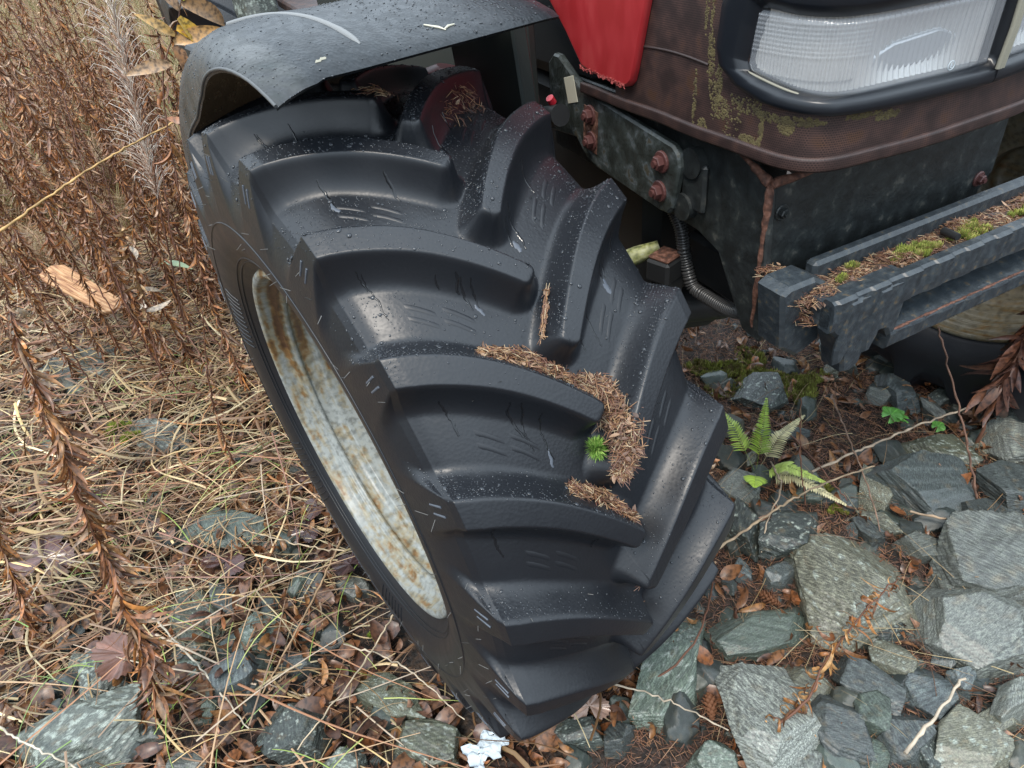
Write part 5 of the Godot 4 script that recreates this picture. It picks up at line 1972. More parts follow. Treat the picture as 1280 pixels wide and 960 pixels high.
func moss_patch(called: String, label: String, at: Array, parent: Node, on: Callable, count: int, size: float, cols: Array) -> void:
	var o := node(called, parent)
	tag(o, label, "moss")
	var sh := Shape.new()
	for q in 7:
		var a := q * 2.4
		sh.leaf(Vector3.ZERO, Vector3(cos(a) * .6, 1, sin(a) * .6), Vector3(cos(a), .2, sin(a)), 1.0, .22, -.5, .3, 3)
	var xfs := []
	var cs := []
	for k in count:
		var e: Array = at[rng.randi() % at.size()]
		var a := rng.randf() * TAU
		var r := sqrt(rng.randf()) * (0.6 + 0.4 * sin(a * 3.0 + e[0] * 40.0))
		var x: float = e[0] + cos(a) * r * e[2]
		var z: float = e[1] + sin(a) * r * e[3]
		var s := size * rng.randf_range(.55, 1.25)
		xfs.append(Transform3D(Basis(Vector3.UP, rng.randf() * TAU) * Basis(Vector3.RIGHT, rng.randf_range(-.4, .4)) * Basis.from_scale(Vector3.ONE * s), Vector3(x, on.call(x, z) + (1.0 - r) * size * .4, z)))
		cs.append(pick(cols, .25))
	scatter("shoots", sh.mesh(), M.moss, xfs, cs, o)


# a heap of needles: points each with a spread, laid on whatever "on" gives
func needle_heap(called: String, label: String, spots: Array, count: int, parent_xf: Transform3D, along_dir := Vector3.ZERO) -> void:
	var sh := Shape.new()
	for k in count:
		var e: Array = spots[rng.randi() % spots.size()]
		var p: Vector3 = e[0]
		var up: Vector3 = e[2]
		var t0 := up.cross(Vector3(.3, .2, .93)).normalized()
		var t1 := up.cross(t0)
		var q := Vector2(rng.randfn(0, .5), rng.randfn(0, .5)).limit_length(1.2)
		var height: float = e[3] * maxf(0.0, 1.0 - q.length() * .8)
		var c: Vector3 = p + (t0 * q.x + t1 * q.y) * e[1] + up * rng.randf() * height
		var d := (t0.rotated(up, rng.randf() * TAU) + up * rng.randfn(0, .22)).normalized()
		if along_dir != Vector3.ZERO and rng.randf() < .75: d = (along_dir + Vector3(rng.randfn(0, .15), rng.randfn(0, .15), rng.randfn(0, .15))).normalized()
		var l := rng.randf_range(.008, .021) * (1.8 if rng.randf() < .05 else 1.0)
		sh.tint(pick([Color(.25, .12, .06), Color(.34, .19, .095), Color(.16, .07, .045), Color(.42, .27, .15), Color(.21, .12, .085), Color(.11, .055, .038), Color(.46, .36, .23), Color(.17, .085, .06)]))
		sh.tube([c - d * l * .5, c + up * .0009, c + d * l * .5], [.0004, .0006, .0003], 3, false)
	for k in count / 8:  # crumbs of soil and leaf among them
		var e: Array = spots[rng.randi() % spots.size()]
		var up: Vector3 = e[2]
		var t0 := up.cross(Vector3(.3, .2, .93)).normalized()
		var c: Vector3 = e[0] + (t0 * rng.randfn(0, .45) + up.cross(t0) * rng.randfn(0, .45)) * e[1] + up * e[3] * rng.randf() * .6
		sh.tint(pick([Color(.10, .055, .035), Color(.16, .09, .055), Color(.30, .19, .12)], .3))
		sh.leaf(c, t0.rotated(up, rng.randf() * TAU) + up * rng.randf_range(-.3, .5), up, rng.randf_range(.005, .014), rng.randf_range(.003, .006), rng.randf_range(-2, 2), .3, 3)
	stuff(tag(obj(called, sh, M.needle, self, parent_xf), label, "needle heap"))


# dead stalk with leaves that hang curled along it
func stalk_plant(called: String, label: String, path: Array, leaves: int, leaf_len: float, cols: Array, from_t := 0.1, stem_r := .0035, curl := 2.2, category := "dead plant", ratio := .22, hang := 1.0) -> Node3D:
	var o := node(called)
	tag(o, label, category, "dead willowherb stalks" if called == "dead_willowherb" else "")
	var c := Curve3D.new()
	for k in path.size():
		var d: Vector3 = (path[mini(k + 1, path.size() - 1)] - path[maxi(k - 1, 0)]) * .22
		c.add_point(path[k], -d, d)
	var pts := c.tessellate_even_length(5, .03)
	var p := []
	var r := []
	for k in pts.size():
		p.append(pts[k] + Vector3(rng.randfn(0, .0015), 0, rng.randfn(0, .0015)))
		r.append(lerpf(stem_r, stem_r * .4, float(k) / pts.size()))
	var sh := Shape.new()
	sh.tint(Color(.13, .055, .035))
	sh.tube(p, r, 7)
	obj("stem", sh, M.bark, o)
	if leaves > 0:
		sh = Shape.new()
		var total := c.get_baked_length()
		for k in leaves:
			var t := lerpf(from_t, 1.0, (k + rng.randf()) / leaves)
			var at := c.sample_baked(t * total)
			var axis := (c.sample_baked(minf(t + .03, 1.0) * total) - c.sample_baked(maxf(t - .03, 0.0) * total)).normalized()
			var side := axis.cross(Vector3(.2, .1, .97)).normalized().rotated(axis, k * 2.4 + rng.randf_range(-.5, .5))
			var d := (side * rng.randf_range(.15, .75) + axis * rng.randf_range(-1.0, .1) * hang + Vector3.DOWN * rng.randf_range(.2, 1.2) * hang + Vector3(rng.randfn(0, .3), rng.randfn(0, .3), rng.randfn(0, .3))).normalized()
			var l := leaf_len * rng.randf_range(.55, 1.25) * (1.0 - .4 * t)
			sh.tint(pick(cols, .3))
			sh.leaf(at, d, (side.cross(axis) + Vector3.UP * .5).normalized(), l, l * ratio * rng.randf_range(.65, 1.35), rng.randf_range(-curl, curl), rng.randf_range(-.9, .9), 6)
		stuff(obj("leaves", sh, M.dead_leaf, o))
	return o


func line(called: String, label: String, pts: Array, r: float, col: Color, category := "straw", group := "") -> void:
	var c := Curve3D.new()
	for k in pts.size():
		var d: Vector3 = (pts[mini(k + 1, pts.size() - 1)] - pts[maxi(k - 1, 0)]) * .2
		c.add_point(pts[k], -d, d)
	var p := []
	var rr := []
	for q in c.tessellate_even_length(5, .02):
		p.append(q + Vector3(rng.randfn(0, .0016), rng.randfn(0, .001), rng.randfn(0, .0016)))
	for k in p.size():
		rr.append(r * .75 * lerpf(1.0, .6, float(k) / p.size()) * (1.35 if k % 9 == 4 else rng.randf_range(.9, 1.08)))
	var sh := Shape.new()
	sh.colored = true
	for k in 1:
		sh.tint(col)
		sh.tube(p, rr, 7)
	var n0 := ground_noise
	for k in sh.c.size():
		var q := clampf(n0.get_noise_3dv(sh.v[k] * 30.0) * 1.2 + .5, 0, 1)
		sh.c[k] = (col * 0.45).lerp(col * 1.0, q)
		sh.c[k].a = 1.0
	tag(obj(called, sh, M.bark), label, category, group)


func lobed_leaf(lobes: int, size: float, depth: float, wave: float, col: Color, seed_at: int) -> Shape:
	var r := RandomNumberGenerator.new()
	r.seed = seed_at
	var sh := Shape.new()
	sh.colored = true
	var rows := []
	var rings := 7
	var n := 90
	var ph := r.randf() * TAU
	for a in rings + 1:
		var row := []
		for b in n + 1:
			var t := float(b) / n
			var ang := lerpf(-2.75, 2.75, t)
			var lobe := absf(cos(ang * lobes / 5.5 * PI / 2.0 * 1.15))
			var rad := size * (1.0 - depth + depth * pow(lobe, .8)) * (1.0 - .16 * absf(ang) / 2.75) * (1.0 + .06 * sin(ang * 31.0))
			var f := float(a) / rings
			var y := wave * size * (f * f * .5 * sin(ang * 2.0 + ph) + .14 * f * sin(ang * 7.0 + ph)) + .06 * size * f * (1.0 - lobe) - .03 * size * f
			row.append(Vector3(cos(ang) * rad * f, y, sin(ang) * rad * f))
		rows.append(row)
	sh.grid(rows)
	for k in sh.v.size():
		var v := sh.v[k]
		var ang := atan2(v.z, v.x)
		var lobe := absf(cos(ang * lobes / 5.5 * PI / 2.0 * 1.15))
		var c := col * (0.8 + .5 * clampf(ground_noise.get_noise_3dv(v * 60.0 + Vector3.ONE * seed_at) + .3, 0, 1))
		if lobe > .985: c = c * 1.6
		c.a = 1.0
		sh.c[k] = c
	return sh


func make_plants() -> void:
	var rusty := [Color(.40, .17, .07), Color(.29, .12, .055), Color(.48, .25, .11), Color(.20, .09, .05), Color(.50, .33, .22), Color(.36, .18, .11), Color(.44, .19, .06)]
	var W := [
		[[Vector3(-.752, 0, -.144), Vector3(-.70, .22, -.16), Vector3(-.64, .55, -.19), Vector3(-.555, .98, -.171)], 150, .085, "big leafy rust brown stalk rising from the corner stone at lower left"],
		[[Vector3(-.183, 0, -1.188), Vector3(-.18, .4, -1.2), Vector3(-.123, .81, -1.181)], 95, .06, "leafy brown stalk close beside the tyre's sidewall"],
		[[Vector3(-.388, 0, -1.582), Vector3(-.4, .5, -1.6), Vector3(-.331, 1.02, -1.58)], 120, .065, "brown stalk with pale curled leaves above the split wood"],
		[[Vector3(-.367, 0, -2.754), Vector3(-.37, .5, -2.76), Vector3(-.31, 1.05, -2.753)], 130, .07, "dense brown stalk standing behind the split wood piece"],
		[[Vector3(-.053, 0, -2.539), Vector3(-.02, .6, -2.55), Vector3(.092, 1.1, -2.52)], 130, .07, "leafy brown stalk in front of the pale feathery one"],
		[[Vector3(-.768, 0, -.996), Vector3(-.73, .4, -1.0), Vector3(-.613, .81, -1.01)], 110, .07, "brown stalk crossing the gravelly stone at the left edge"],
		[[Vector3(.179, 0, -2.676), Vector3(.19, .4, -2.68), Vector3(.229, .84, -2.667)], 110, .07, "orange brown stalk just left of the fender opening"],
		[[Vector3(.039, 0, -3.635), Vector3(.08, .7, -3.64), Vector3(.168, 1.3, -3.62)], 130, .075, "tall brown stalk at the top between feathery and yellow leaved plants"],
		[[Vector3(-.184, 0, -4.298), Vector3(-.12, .7, -4.3), Vector3(.028, 1.38, -4.28)], 130, .075, "tall brown stalk at the top left in the yellow grass"],
		[[Vector3(-.618, 0, -3.559), Vector3(-.55, .6, -3.56), Vector3(-.353, 1.18, -3.557)], 130, .075, "brown stalk at the left edge before the yellow grass"],
		[[Vector3(-.235, 0, -1.734), Vector3(-.22, .4, -1.74), Vector3(-.086, .75, -1.717)], 100, .065, "brown stalk behind the pale green fallen leaf"],
		[[Vector3(-.987, 0, -.616), Vector3(-.9, .3, -.64), Vector3(-.789, .64, -.664)], 90, .075, "short leaning brown stalk at the left edge above the wet leaves"],
		[[Vector3(-.109, 0, -1.865), Vector3(-.06, .4, -1.86), Vector3(.068, .76, -1.836)], 95, .065, "brown stalk leaning toward the tyre below the fender opening"],
		[[Vector3(-.36, 0, -.813), Vector3(-.33, .3, -.81), Vector3(-.246, .6, -.803)], 34, .05, "thin half bare brown stalk left of the rim"],
		[[Vector3(-.15, 0, -3.0), Vector3(-.14, .5, -3.0), Vector3(-.05, 1.0, -2.98)], 120, .07, "brown stalk crossed by the long straight straw"],
		[[Vector3(.10, 0, -3.1), Vector3(.12, .5, -3.1), Vector3(.2, .98, -3.08)], 110, .07, "brown stalk below the yellow leaves near the fender"],
	]
	var made := []
	for e in W:
		for k in e[0].size(): e[0][k].y += ground(e[0][k].x, e[0][k].z) if k == 0 else 0.0
		made.append(stalk_plant("dead_willowherb", e[3], e[0], int(e[1] * 2.1), e[2] * 1.08, rusty, .06, .0035, 2.6, "dead plant", .115))
	# the thicket behind them
	for k in 104:
		var z := rng.randf_range(-5.8, -1.45)
		var x := rng.randf_range(-.86, .06) - z * .062
		var src: int = [1, 2, 3, 4, 6, 7, 8, 10, 12, 14, 15][k % 11]
		var d: Node3D = made[src].duplicate()
		d.name = numbered(self, "dead_willowherb")
		add_child(d, true)
		var foot: Vector3 = W[src][0][0]
		var turn := Basis(Vector3.UP, rng.randf() * TAU) * Basis.from_scale(Vector3.ONE * rng.randf_range(.75, 1.15))
		d.transform = Transform3D(turn, Vector3(x, ground(x, z), z) - turn * foot)
		tag(d, "one of the leafy brown stalks crowded in the thicket at the upper left", "dead plant", "stalks of the thicket")
	# bare companions in the thicket
	for k in 26:
		var z := rng.randf_range(-4.6, -1.3)
		var x := rng.randf_range(-.75, .05) - z * .06
		line("bare_stalk", "bare dark red brown stalk standing in the thicket of dead plants", [Vector3(x, 0, z), Vector3(x + rng.randf_range(-.04, .06), .45, z + rng.randf_range(-.05, .05)), Vector3(x + rng.randf_range(-.1, .2), rng.randf_range(.7, 1.15), z + rng.randf_range(-.1, .1))], .0035, Color(.17, .075, .05), "stalk", "bare stalks in the thicket")
	# the pale feathery seed plant
	var f := stalk_plant("feathery_seed_plant", "pale grey feathery seed plant gone to fluff among the brown stalks", [Vector3(-.30, 0, -1.6), Vector3(-.164, .625, -1.6), Vector3(-.10, .85, -1.6), Vector3(-.05, 1.2, -1.6), Vector3(-.03, 1.32, -1.6)], 0, .1, [], .1, .004)
	var sh := Shape.new()
	for k in 420:
		var t := rng.randf_range(.5, 1.0)
		var a := rng.randf() * TAU
		var p := Vector3(-.30, 0, -1.6).lerp(Vector3(-.164, .625, -1.6), t / .48) if t < .48 else Vector3(-.164, .625, -1.6).lerp(Vector3(-.03, 1.32, -1.6), (t - .48) / .52)
		var l := rng.randf_range(.03, .15)
		var d := (Vector3(cos(a), 0, sin(a)) * rng.randf_range(.25, .8) + Vector3.UP).normalized()
		var out := Vector3(cos(a), 0, sin(a))
		sh.tint(pick([Color(.56, .48, .40), Color(.66, .59, .52), Color(.44, .30, .22), Color(.36, .20, .13)], .25))
		sh.tube([p, p + d * l * .35, p + d * l * .65 + out * l * .10, p + d * l * .8 + out * l * .28, p + d * l * .72 + out * l * .45], [.0008, .0009, .0009, .0008, .0005], 4, false)
	stuff(obj("fluff", sh, M.bark, f))
	# plant with drooping yellow leaves before the rear wheel
	var y := stalk_plant("yellow_leaved_plant", "stalk with large drooping yellow and tan leaves before the rear wheel", [Vector3(-.2, 0, -1.2), Vector3(-.15, .6, -1.22), Vector3(-.06, 1.03, -1.25), Vector3(.05, 1.20, -1.25), Vector3(.10, 1.29, -1.24)], 26, .09, rusty, .35, .004)
	var big := [[.86, Vector3(.25, .05, .1), .20, Color(.50, .28, .10)], [.90, Vector3(.5, -.3, .1), .24, Color(.62, .38, .05)], [.93, Vector3(.4, -.8, .15), .22, Color(.55, .36, .06)], [.97, Vector3(.7, -.3, -.1), .26, Color(.44, .26, .13)], [.85, Vector3(.3, -.9, .2), .24, Color(.40, .22, .12)], [.98, Vector3(.5, .5, .2), .16, Color(.66, .60, .05)], [.8, Vector3(-.6, .1, .3), .17, Color(.50, .33, .20)], [.95, Vector3(-.3, .7, .1), .16, Color(.45, .30, .2)], [.88, Vector3(-.5, .5, .1), .14, Color(.56, .36, .14)]]
	for e in big:
		sh = Shape.new()
		sh.tint(e[3])
		sh.leaf(Vector3.ZERO, e[1], Vector3(.1, .4, 1.0), e[2] * .75, e[2] * .19, rng.randf_range(-1.3, -.5), rng.randf_range(.2, .6), 9)
		var at := Vector3(-.06, 1.03, -1.25).lerp(Vector3(.09, 1.27, -1.24), (e[0] - .7) / .3)
		obj("drooping_leaf", sh, M.dead_leaf, y, Transform3D(Basis(), at))
	# curled pale leaves low among the straw: a broken top
	f = stalk_plant("broken_stalk_top", "broken stalk top with pale cream curled leaves beside the split wood", [Vector3(-.44, .0, -1.45), Vector3(-.384, .257, -1.45), Vector3(-.333, .5, -1.45), Vector3(-.30, .69, -1.45)], 26, .10, [Color(.62, .50, .36), Color(.55, .38, .22), Color(.66, .56, .46), Color(.40, .24, .12)], .45, .0035, 4.0, "dead plant", .24, .5)
	# bent orange brown stalk over the stones, lower right
	stalk_plant("curled_dead_stem", "dead stem with orange curled ribbon leaves lying over the slate wedge", [Vector3(.22, .05, .70), Vector3(.33, .10, .73), Vector3(.43, .13, .71), Vector3(.545, .13, .70), Vector3(.64, .15, .70), Vector3(.70, .14, .70)], 78, .085, [Color(.46, .22, .08), Color(.34, .15, .06), Color(.52, .30, .13), Color(.24, .12, .07)], .06, .0032, 8.0, "dead plant", .10, .3)
	# dry hanging leaf bundle at the right edge
	stalk_plant("hanging_dead_fern", "hanging dark brown dead fern at the right edge before the far wheel", [Vector3(1.36, 0, .58), Vector3(1.38, .2, .57), Vector3(1.43, .36, .56), Vector3(1.46, .47, .57)], 60, .15, [Color(.12, .055, .04), Color(.18, .08, .05), Color(.10, .05, .04)], .35, .005, 1.2)
	# thin stem before the tyre with a shrivelled leaf at its top
	f = stalk_plant("thin_dead_stem", "thin orange stem with a shrivelled leaf at its top before the tyre's right shoulder", [Vector3(.16, .03, .485), Vector3(.25, .06, .50), Vector3(.325, .12, .485), Vector3(.345, .25, .475), Vector3(.345, .40, .455), Vector3(.345, .565, .435)], 5, .05, [Color(.45, .24, .13), Color(.52, .34, .22)], .45, .0026, 3.0)
	sh = Shape.new()
	for k in 9:
		sh.tint(pick([Color(.52, .32, .20), Color(.42, .20, .10), Color(.60, .44, .32)]))
		sh.leaf(Vector3(.345 - .004 * k, .56 - .006 * k, .435), Vector3(-.7 + .2 * (k % 3), .3 - .17 * k, .3), Vector3(.2, .4, 1), .03, .012, [3.0, -2.4, 3.6][k % 3], .6, 6)
	obj("shrivelled_leaf", sh, M.dead_leaf, f)
	# fern with fronds
	f = node("small_fern")
	tag(f, "small bright green fern with one yellowing frond among stones right of the tyre", "fern")
	var root := Vector3(.83, .02, .24)
	for e in [[Vector3(.935, .15, .17), Color(.30, .42, .06)], [Vector3(.985, .11, .24), Color(.58, .52, .30)], [Vector3(.85, .14, .05), Color(.33, .44, .08)], [Vector3(.735, .10, .30), Color(.32, .46, .06)], [Vector3(.86, .09, .385), Color(.40, .50, .12)], [Vector3(.87, .05, .43), Color(.60, .54, .32)]]:
		sh = Shape.new()
		var tip: Vector3 = e[0]
		tip = root + (tip - root) * Vector3(1.25, 1.15, 1.25)
		var d := tip - root
		var c := Curve3D.new()
		c.add_point(root, Vector3.ZERO, Vector3(d.x * .2, .07, d.z * .2))
		c.add_point(tip, Vector3(-d.x * .4, .035, -d.z * .4), Vector3.ZERO)
		var l := c.get_baked_length()
		var spine := []
		for k in 16: spine.append(c.sample_baked(l * k / 15.0))
		sh.tint(e[1] * .7)
		sh.tube(spine, [.0011, .0006], 4, false)
		for k in 30:
			var t := .25 + .75 * k / 29.0
			var at := c.sample_baked(l * t)
			var ax := (c.sample_baked(minf(l, l * t + .01)) - c.sample_baked(l * t - .01)).normalized()
			for s in [-1, 1]:
				var side: Vector3 = ax.cross(Vector3.UP).normalized() * s
				var fl := .029 * (1.02 - t) * 1.35 + .003
				sh.tint(pick([e[1], (e[1] as Color) * .8, (e[1] as Color) * 1.15], .1))
				sh.leaf(at, side + ax * .55 + Vector3.UP * rng.randf_range(-.1, .2), Vector3.UP, fl * 1.15, .0062, -.6, .2, 4)
		obj("frond", sh, M.fresh_leaf, f)
	# round lobed green leaves
	for e in [[Vector3(1.50, .09, .42), .034, "round lobed green leaf plant under the bumper before the far wheel"], [Vector3(1.275, .06, .37), .034, "bright green lobed leaf by the little triangular stone"], [Vector3(1.345, .04, .475), .022, "smallest green lobed leaf above the flat olive stone"]]:
		f = node("green_leaf_plant")
		tag(f, e[2], "plant")
		sh = Shape.new()
		sh.tint(Color(.2, .25, .08))
		sh.tube([Vector3(e[0].x + .01, 0, e[0].z - .01), e[0]], [.0012], 5)
		obj("stem", sh, M.bark, f)
		for k in (3 if e[1] > .03 else 1):
			sh = lobed_leaf(7, e[1] * (1.0 - .18 * k), .22, .25, Color(.10, .27, .05), k + 4)
			obj("leaf", sh, M.fresh_leaf, f, Transform3D(Basis.from_euler(Vector3(.25, k * 2.1, .2)), e[0] + Vector3(.02 * k, -.01 * k, .022 * (k % 2))))
	# wet fallen maple leaves
	for e in [[Vector3(-.493, .045, -.476), .075, .6, Color(.060, .026, .022), "glossy dark red brown maple leaf lying wet above the olive slab"], [Vector3(-.229, .05, -.233), .06, 2.0, Color(.055, .034, .034), "dull purple brown wet leaf lying beside the rim foot"], [Vector3(-.216, .055, -.478), .05, 4.0, Color(.09, .05, .045), "brown upturned leaf lying beside the rusty rim"], [Vector3(-.914, .045, -.85), .10, 1.2, Color(.13, .075, .07), "large faded brown leaf flat at the left edge"], [Vector3(-.92, .05, -1.10), .08, 3.0, Color(.12, .065, .06), "faded purple leaf partly under the short leaning stalk"], [Vector3(-.28, .05, -.42), .05, 5.0, Color(.05, .026, .025), "dark folded leaf between maple leaf and rim"], [Vector3(.02, .03, .44), .05, 1.0, Color(.26, .17, .13), "pale brown leaf on the litter under the tyre's foot"], [Vector3(.10, .035, .41), .032, 4.4, Color(.30, .22, .15), "tan lobed leaf against the tyre's foot"], [Vector3(-.78, .05, -.36), .09, 2.2, Color(.15, .075, .055), "brown leaf behind the lichen patched stone"]]:
		sh = lobed_leaf(5, e[1], .5, .3, e[3], int(e[2] * 10.0))
		tag(obj("fallen_leaf", sh, M.wet_leaf, self, Transform3D(Basis.from_euler(Vector3(rng.randf_range(-.25, .25), e[2], rng.randf_range(-.25, .25))), e[0])), e[4], "leaf", "fallen leaves on the litter")
	# dried leaf cluster at the tyre's foot
	f = stalk_plant("dry_leaf_sprig", "dry brown sprig of pointed leaves beside the tyre's foot", [Vector3(-.16, .02, .03), Vector3(-.15, .07, .02), Vector3(-.14, .12, .02)], 12, .07, [Color(.22, .12, .09), Color(.30, .19, .15)], .2, .003, 1.2)
	# split wood
	sh = Shape.new()
	var o := PackedVector2Array([Vector2(-.17, -.035), Vector2(-.14, -.05), Vector2(.15, -.046), Vector2(.18, -.02), Vector2(.165, .04), Vector2(-.12, .05), Vector2(-.16, .02)])
	sh.slab(o, -.012, .012, Transform3D(Basis(Vector3.RIGHT, Vector3(0, 0, -1), Vector3.UP), Vector3.ZERO), .003)
	for k in 7:
		var z := rng.randf_range(-.04, .04)
		sh.tube([Vector3(-.14, .012, z), Vector3(.0, .013, z + .002), Vector3(.15, .012, z)], [.002, .003, .0015], 5)
	tag(obj("split_wood", sh, M.split_wood, self, Transform3D(Basis.from_euler(Vector3(.35, -1.2, -.45)), Vector3(-.53, .27, -2.05))), "orange brown piece of split wood lying in the straw at left", "wood")
	# pale green fallen leaf
	sh = Shape.new()
	sh.tint(Color(.34, .44, .28))
	sh.leaf(Vector3(-.06, 0, 0), Vector3(1, .06, 0), Vector3.UP, .14, .035, -.5, .15, 8)
	tag(obj("pale_green_leaf", sh, M.fresh_leaf, self, Transform3D(Basis(Vector3.UP, -.9), Vector3(-.19, .36, -1.75))), "narrow pale green leaf fallen on the straw left of the tyre", "leaf")
	# torn pale scraps at the bottom edge
	sh = Shape.new()
	var crumple := []
	for k in 15:
		var row := []
		for q in 11:
			var x := (k - 7) * .0062
			var z := (q - 5) * .0052 * (1.0 + .35 * sin(k * .9))
			var w := ground_noise.get_noise_2d(k * 1.9, q * 2.3)
			row.append(Vector3(x + .010 * ground_noise.get_noise_2d(q * 3.1, k * 1.1 + 40.0), .010 + .020 * absf(w) + .006 * sin(k * 2.1 + q), z + .008 * w))
		crumple.append(row)
	sh.grid(crumple)
	tag(obj("tissue_scrap", sh, M.tissue, self, Transform3D(Basis(), Vector3(-.205, .028, .375))), "crumpled pale blue white scrap on the ground just below the tyre", "litter")
	# whitish dried curl at the left edge
	f = stalk_plant("pale_dry_curl", "whitish dry curled leaves at the left edge beside the split wood", [Vector3(-.80, .04, -1.72), Vector3(-.79, .25, -1.7), Vector3(-.76, .40, -1.7), Vector3(-.69, .43, -1.7)], 9, .13, [Color(.66, .60, .54), Color(.58, .50, .40)], .1, .004, 3.4)
	# cones
	var cone := Shape.new()
	cone.tint(Color(.16, .065, .03))
	for k in 70:
		var t := k / 70.0
		var a := k * 2.4
		var r := .013 * sin(PI * (t * .85 + .1))
		cone.leaf(Vector3(t * .055 - .027, cos(a) * r * .5, sin(a) * r * .5), Vector3(.55, cos(a), sin(a)), Vector3(-.6, cos(a), sin(a)), r * 1.2, .009, -.4, -.3, 3)
	var cone_mesh := cone.mesh()
	for e in [[Vector3(-.13, .03, .09), .4, "brown cone by the dry sprig at the tyre's foot"], [Vector3(.52, .03, .52), 1.9, "brown cone in the needles left of the tan grey slab"], [Vector3(.93, .04, .66), 2.6, "brown cone between the wedge shaped stone and banded boulder"], [Vector3(.22, .02, .60), .9, "brown cone in the litter below the pale green slab"], [Vector3(1.10, .03, .60), 1.2, "brown cone beside the olive flat topped stone"], [Vector3(-.10, .03, .13), 2.0, "second cone, nearest the tyre's foot"]]:
		tag(put("conifer_cone", cone_mesh, M.bark, self, Transform3D(Basis.from_euler(Vector3(.2, e[1], .15)), e[0])), e[2], "cone", "cones on the ground")
	# single straws and twigs that stand out
	for e in [
		["long_straw", "long straight golden straw leaning across the brown stalks", [Vector3(-.64, .80, -1.24), Vector3(-.28, .87, -1.35), Vector3(.05, .93, -1.45)], .005, Color(.58, .36, .14)],
		["pale_straw", "pale straw crossing the bottom left corner stone", [Vector3(-1.06, .10, -.36), Vector3(-.99, .105, -.24), Vector3(-.90, .09, -.10)], .0035, Color(.62, .54, .42)],
		["pale_straw", "pale straw running down past the blue grey lump", [Vector3(-.70, .07, -.42), Vector3(-.64, .065, -.2), Vector3(-.59, .06, .03)], .0035, Color(.60, .52, .40)],
		["pale_straw", "straw leaning at the mossy rock toward the tyre's foot", [Vector3(-.17, .09, -.02), Vector3(-.34, .08, .07), Vector3(-.52, .07, .14)], .003, Color(.55, .44, .30)],
		["pale_straw", "jointed thick straw lying from the rim down to the dark pebble", [Vector3(-.20, .09, -.30), Vector3(-.36, .085, -.16), Vector3(-.54, .06, -.03)], .004, Color(.46, .30, .17)],
		["pale_straw", "straw lying across the olive slab at the bottom", [Vector3(-.34, .06, -.02), Vector3(-.26, .07, .12), Vector3(-.21, .05, .3)], .0028, Color(.56, .46, .34)],
		["pale_straw", "straw fork reaching from the sidewall into the litter", [Vector3(-.24, .2, -.15), Vector3(-.30, .12, -.3), Vector3(-.42, .05, -.55)], .003, Color(.52, .40, .26)],
		["pale_straw", "reddish stalk lying between the two gravelly stones", [Vector3(-1.0, .1, -1.6), Vector3(-.7, .09, -1.5), Vector3(-.33, .08, -1.25)], .004, Color(.36, .17, .11)],
		["pale_straw", "brown stalk lying above the maple leaf", [Vector3(-.9, .08, -.95), Vector3(-.62, .08, -.8), Vector3(-.35, .07, -.62)], .0035, Color(.33, .20, .12)],
		["twig", "pale thick stick lying at the bottom right over slate", [Vector3(.385, .10, .90), Vector3(.49, .115, .90), Vector3(.60, .12, .895)], .005, Color(.55, .46, .35)],
		["twig", "long tan twig lying across the tan slab from tyre to wedge stone", [Vector3(.44, .10, .375), Vector3(.75, .12, .42), Vector3(1.0, .11, .47)], .0045, Color(.38, .28, .18)],
		["twig", "upright brown twig crossing the bumper's slot at right", [Vector3(1.142, .02, .682), Vector3(1.11, .26, .59), Vector3(1.073, .52, .477)], .004, Color(.24, .13, .09)],
		["twig", "long pale twig reaching to the far wheel above the olive stone", [Vector3(.90, .06, .36), Vector3(1.2, .12, .47), Vector3(1.62, .15, .62)], .0045, Color(.42, .33, .24)],
		["twig", "thin bent twig arching beside the knobbly stone", [Vector3(1.20, .08, .22), Vector3(1.05, .12, .35), Vector3(.93, .10, .50), Vector3(.86, .04, .585)], .0035, Color(.27, .17, .12)],
		["twig", "thin brown twig standing behind the fern", [Vector3(.825, .02, .404), Vector3(.80, .2, .37), Vector3(.792, .38, .342)], .0025, Color(.24, .11, .07)],
		["twig", "red brown twig slanting from the moss to the tan slab", [Vector3(1.03, .05, .10), Vector3(.93, .09, .30), Vector3(.83, .1, .5)], .003, Color(.22, .10, .07)],
		["twig", "pale root curving over the dark slate beside the fern", [Vector3(.86, .05, .26), Vector3(.76, .09, .36), Vector3(.66, .07, .40), Vector3(.60, .03, .43)], .0035, Color(.40, .31, .22)],
		["twig", "pale twig pair lying right of the tyre's foot", [Vector3(.05, .05, .40), Vector3(.13, .06, .52), Vector3(.20, .05, .66)], .003, Color(.58, .48, .36)],
		["twig", "straw splinters lying below the wedge shaped stone", [Vector3(.96, .06, .60), Vector3(1.0, .065, .70), Vector3(1.02, .05, .78)], .004, Color(.50, .36, .24)],
	]:
		for k in e[2].size(): e[2][k].y += maxf(0.0, ground(e[2][k].x, e[2][k].z))
		line(e[0], e[1], e[2], e[3], e[4], "twig" if e[0] == "twig" else "straw", "twigs on the stones" if e[0] == "twig" else "single straws")


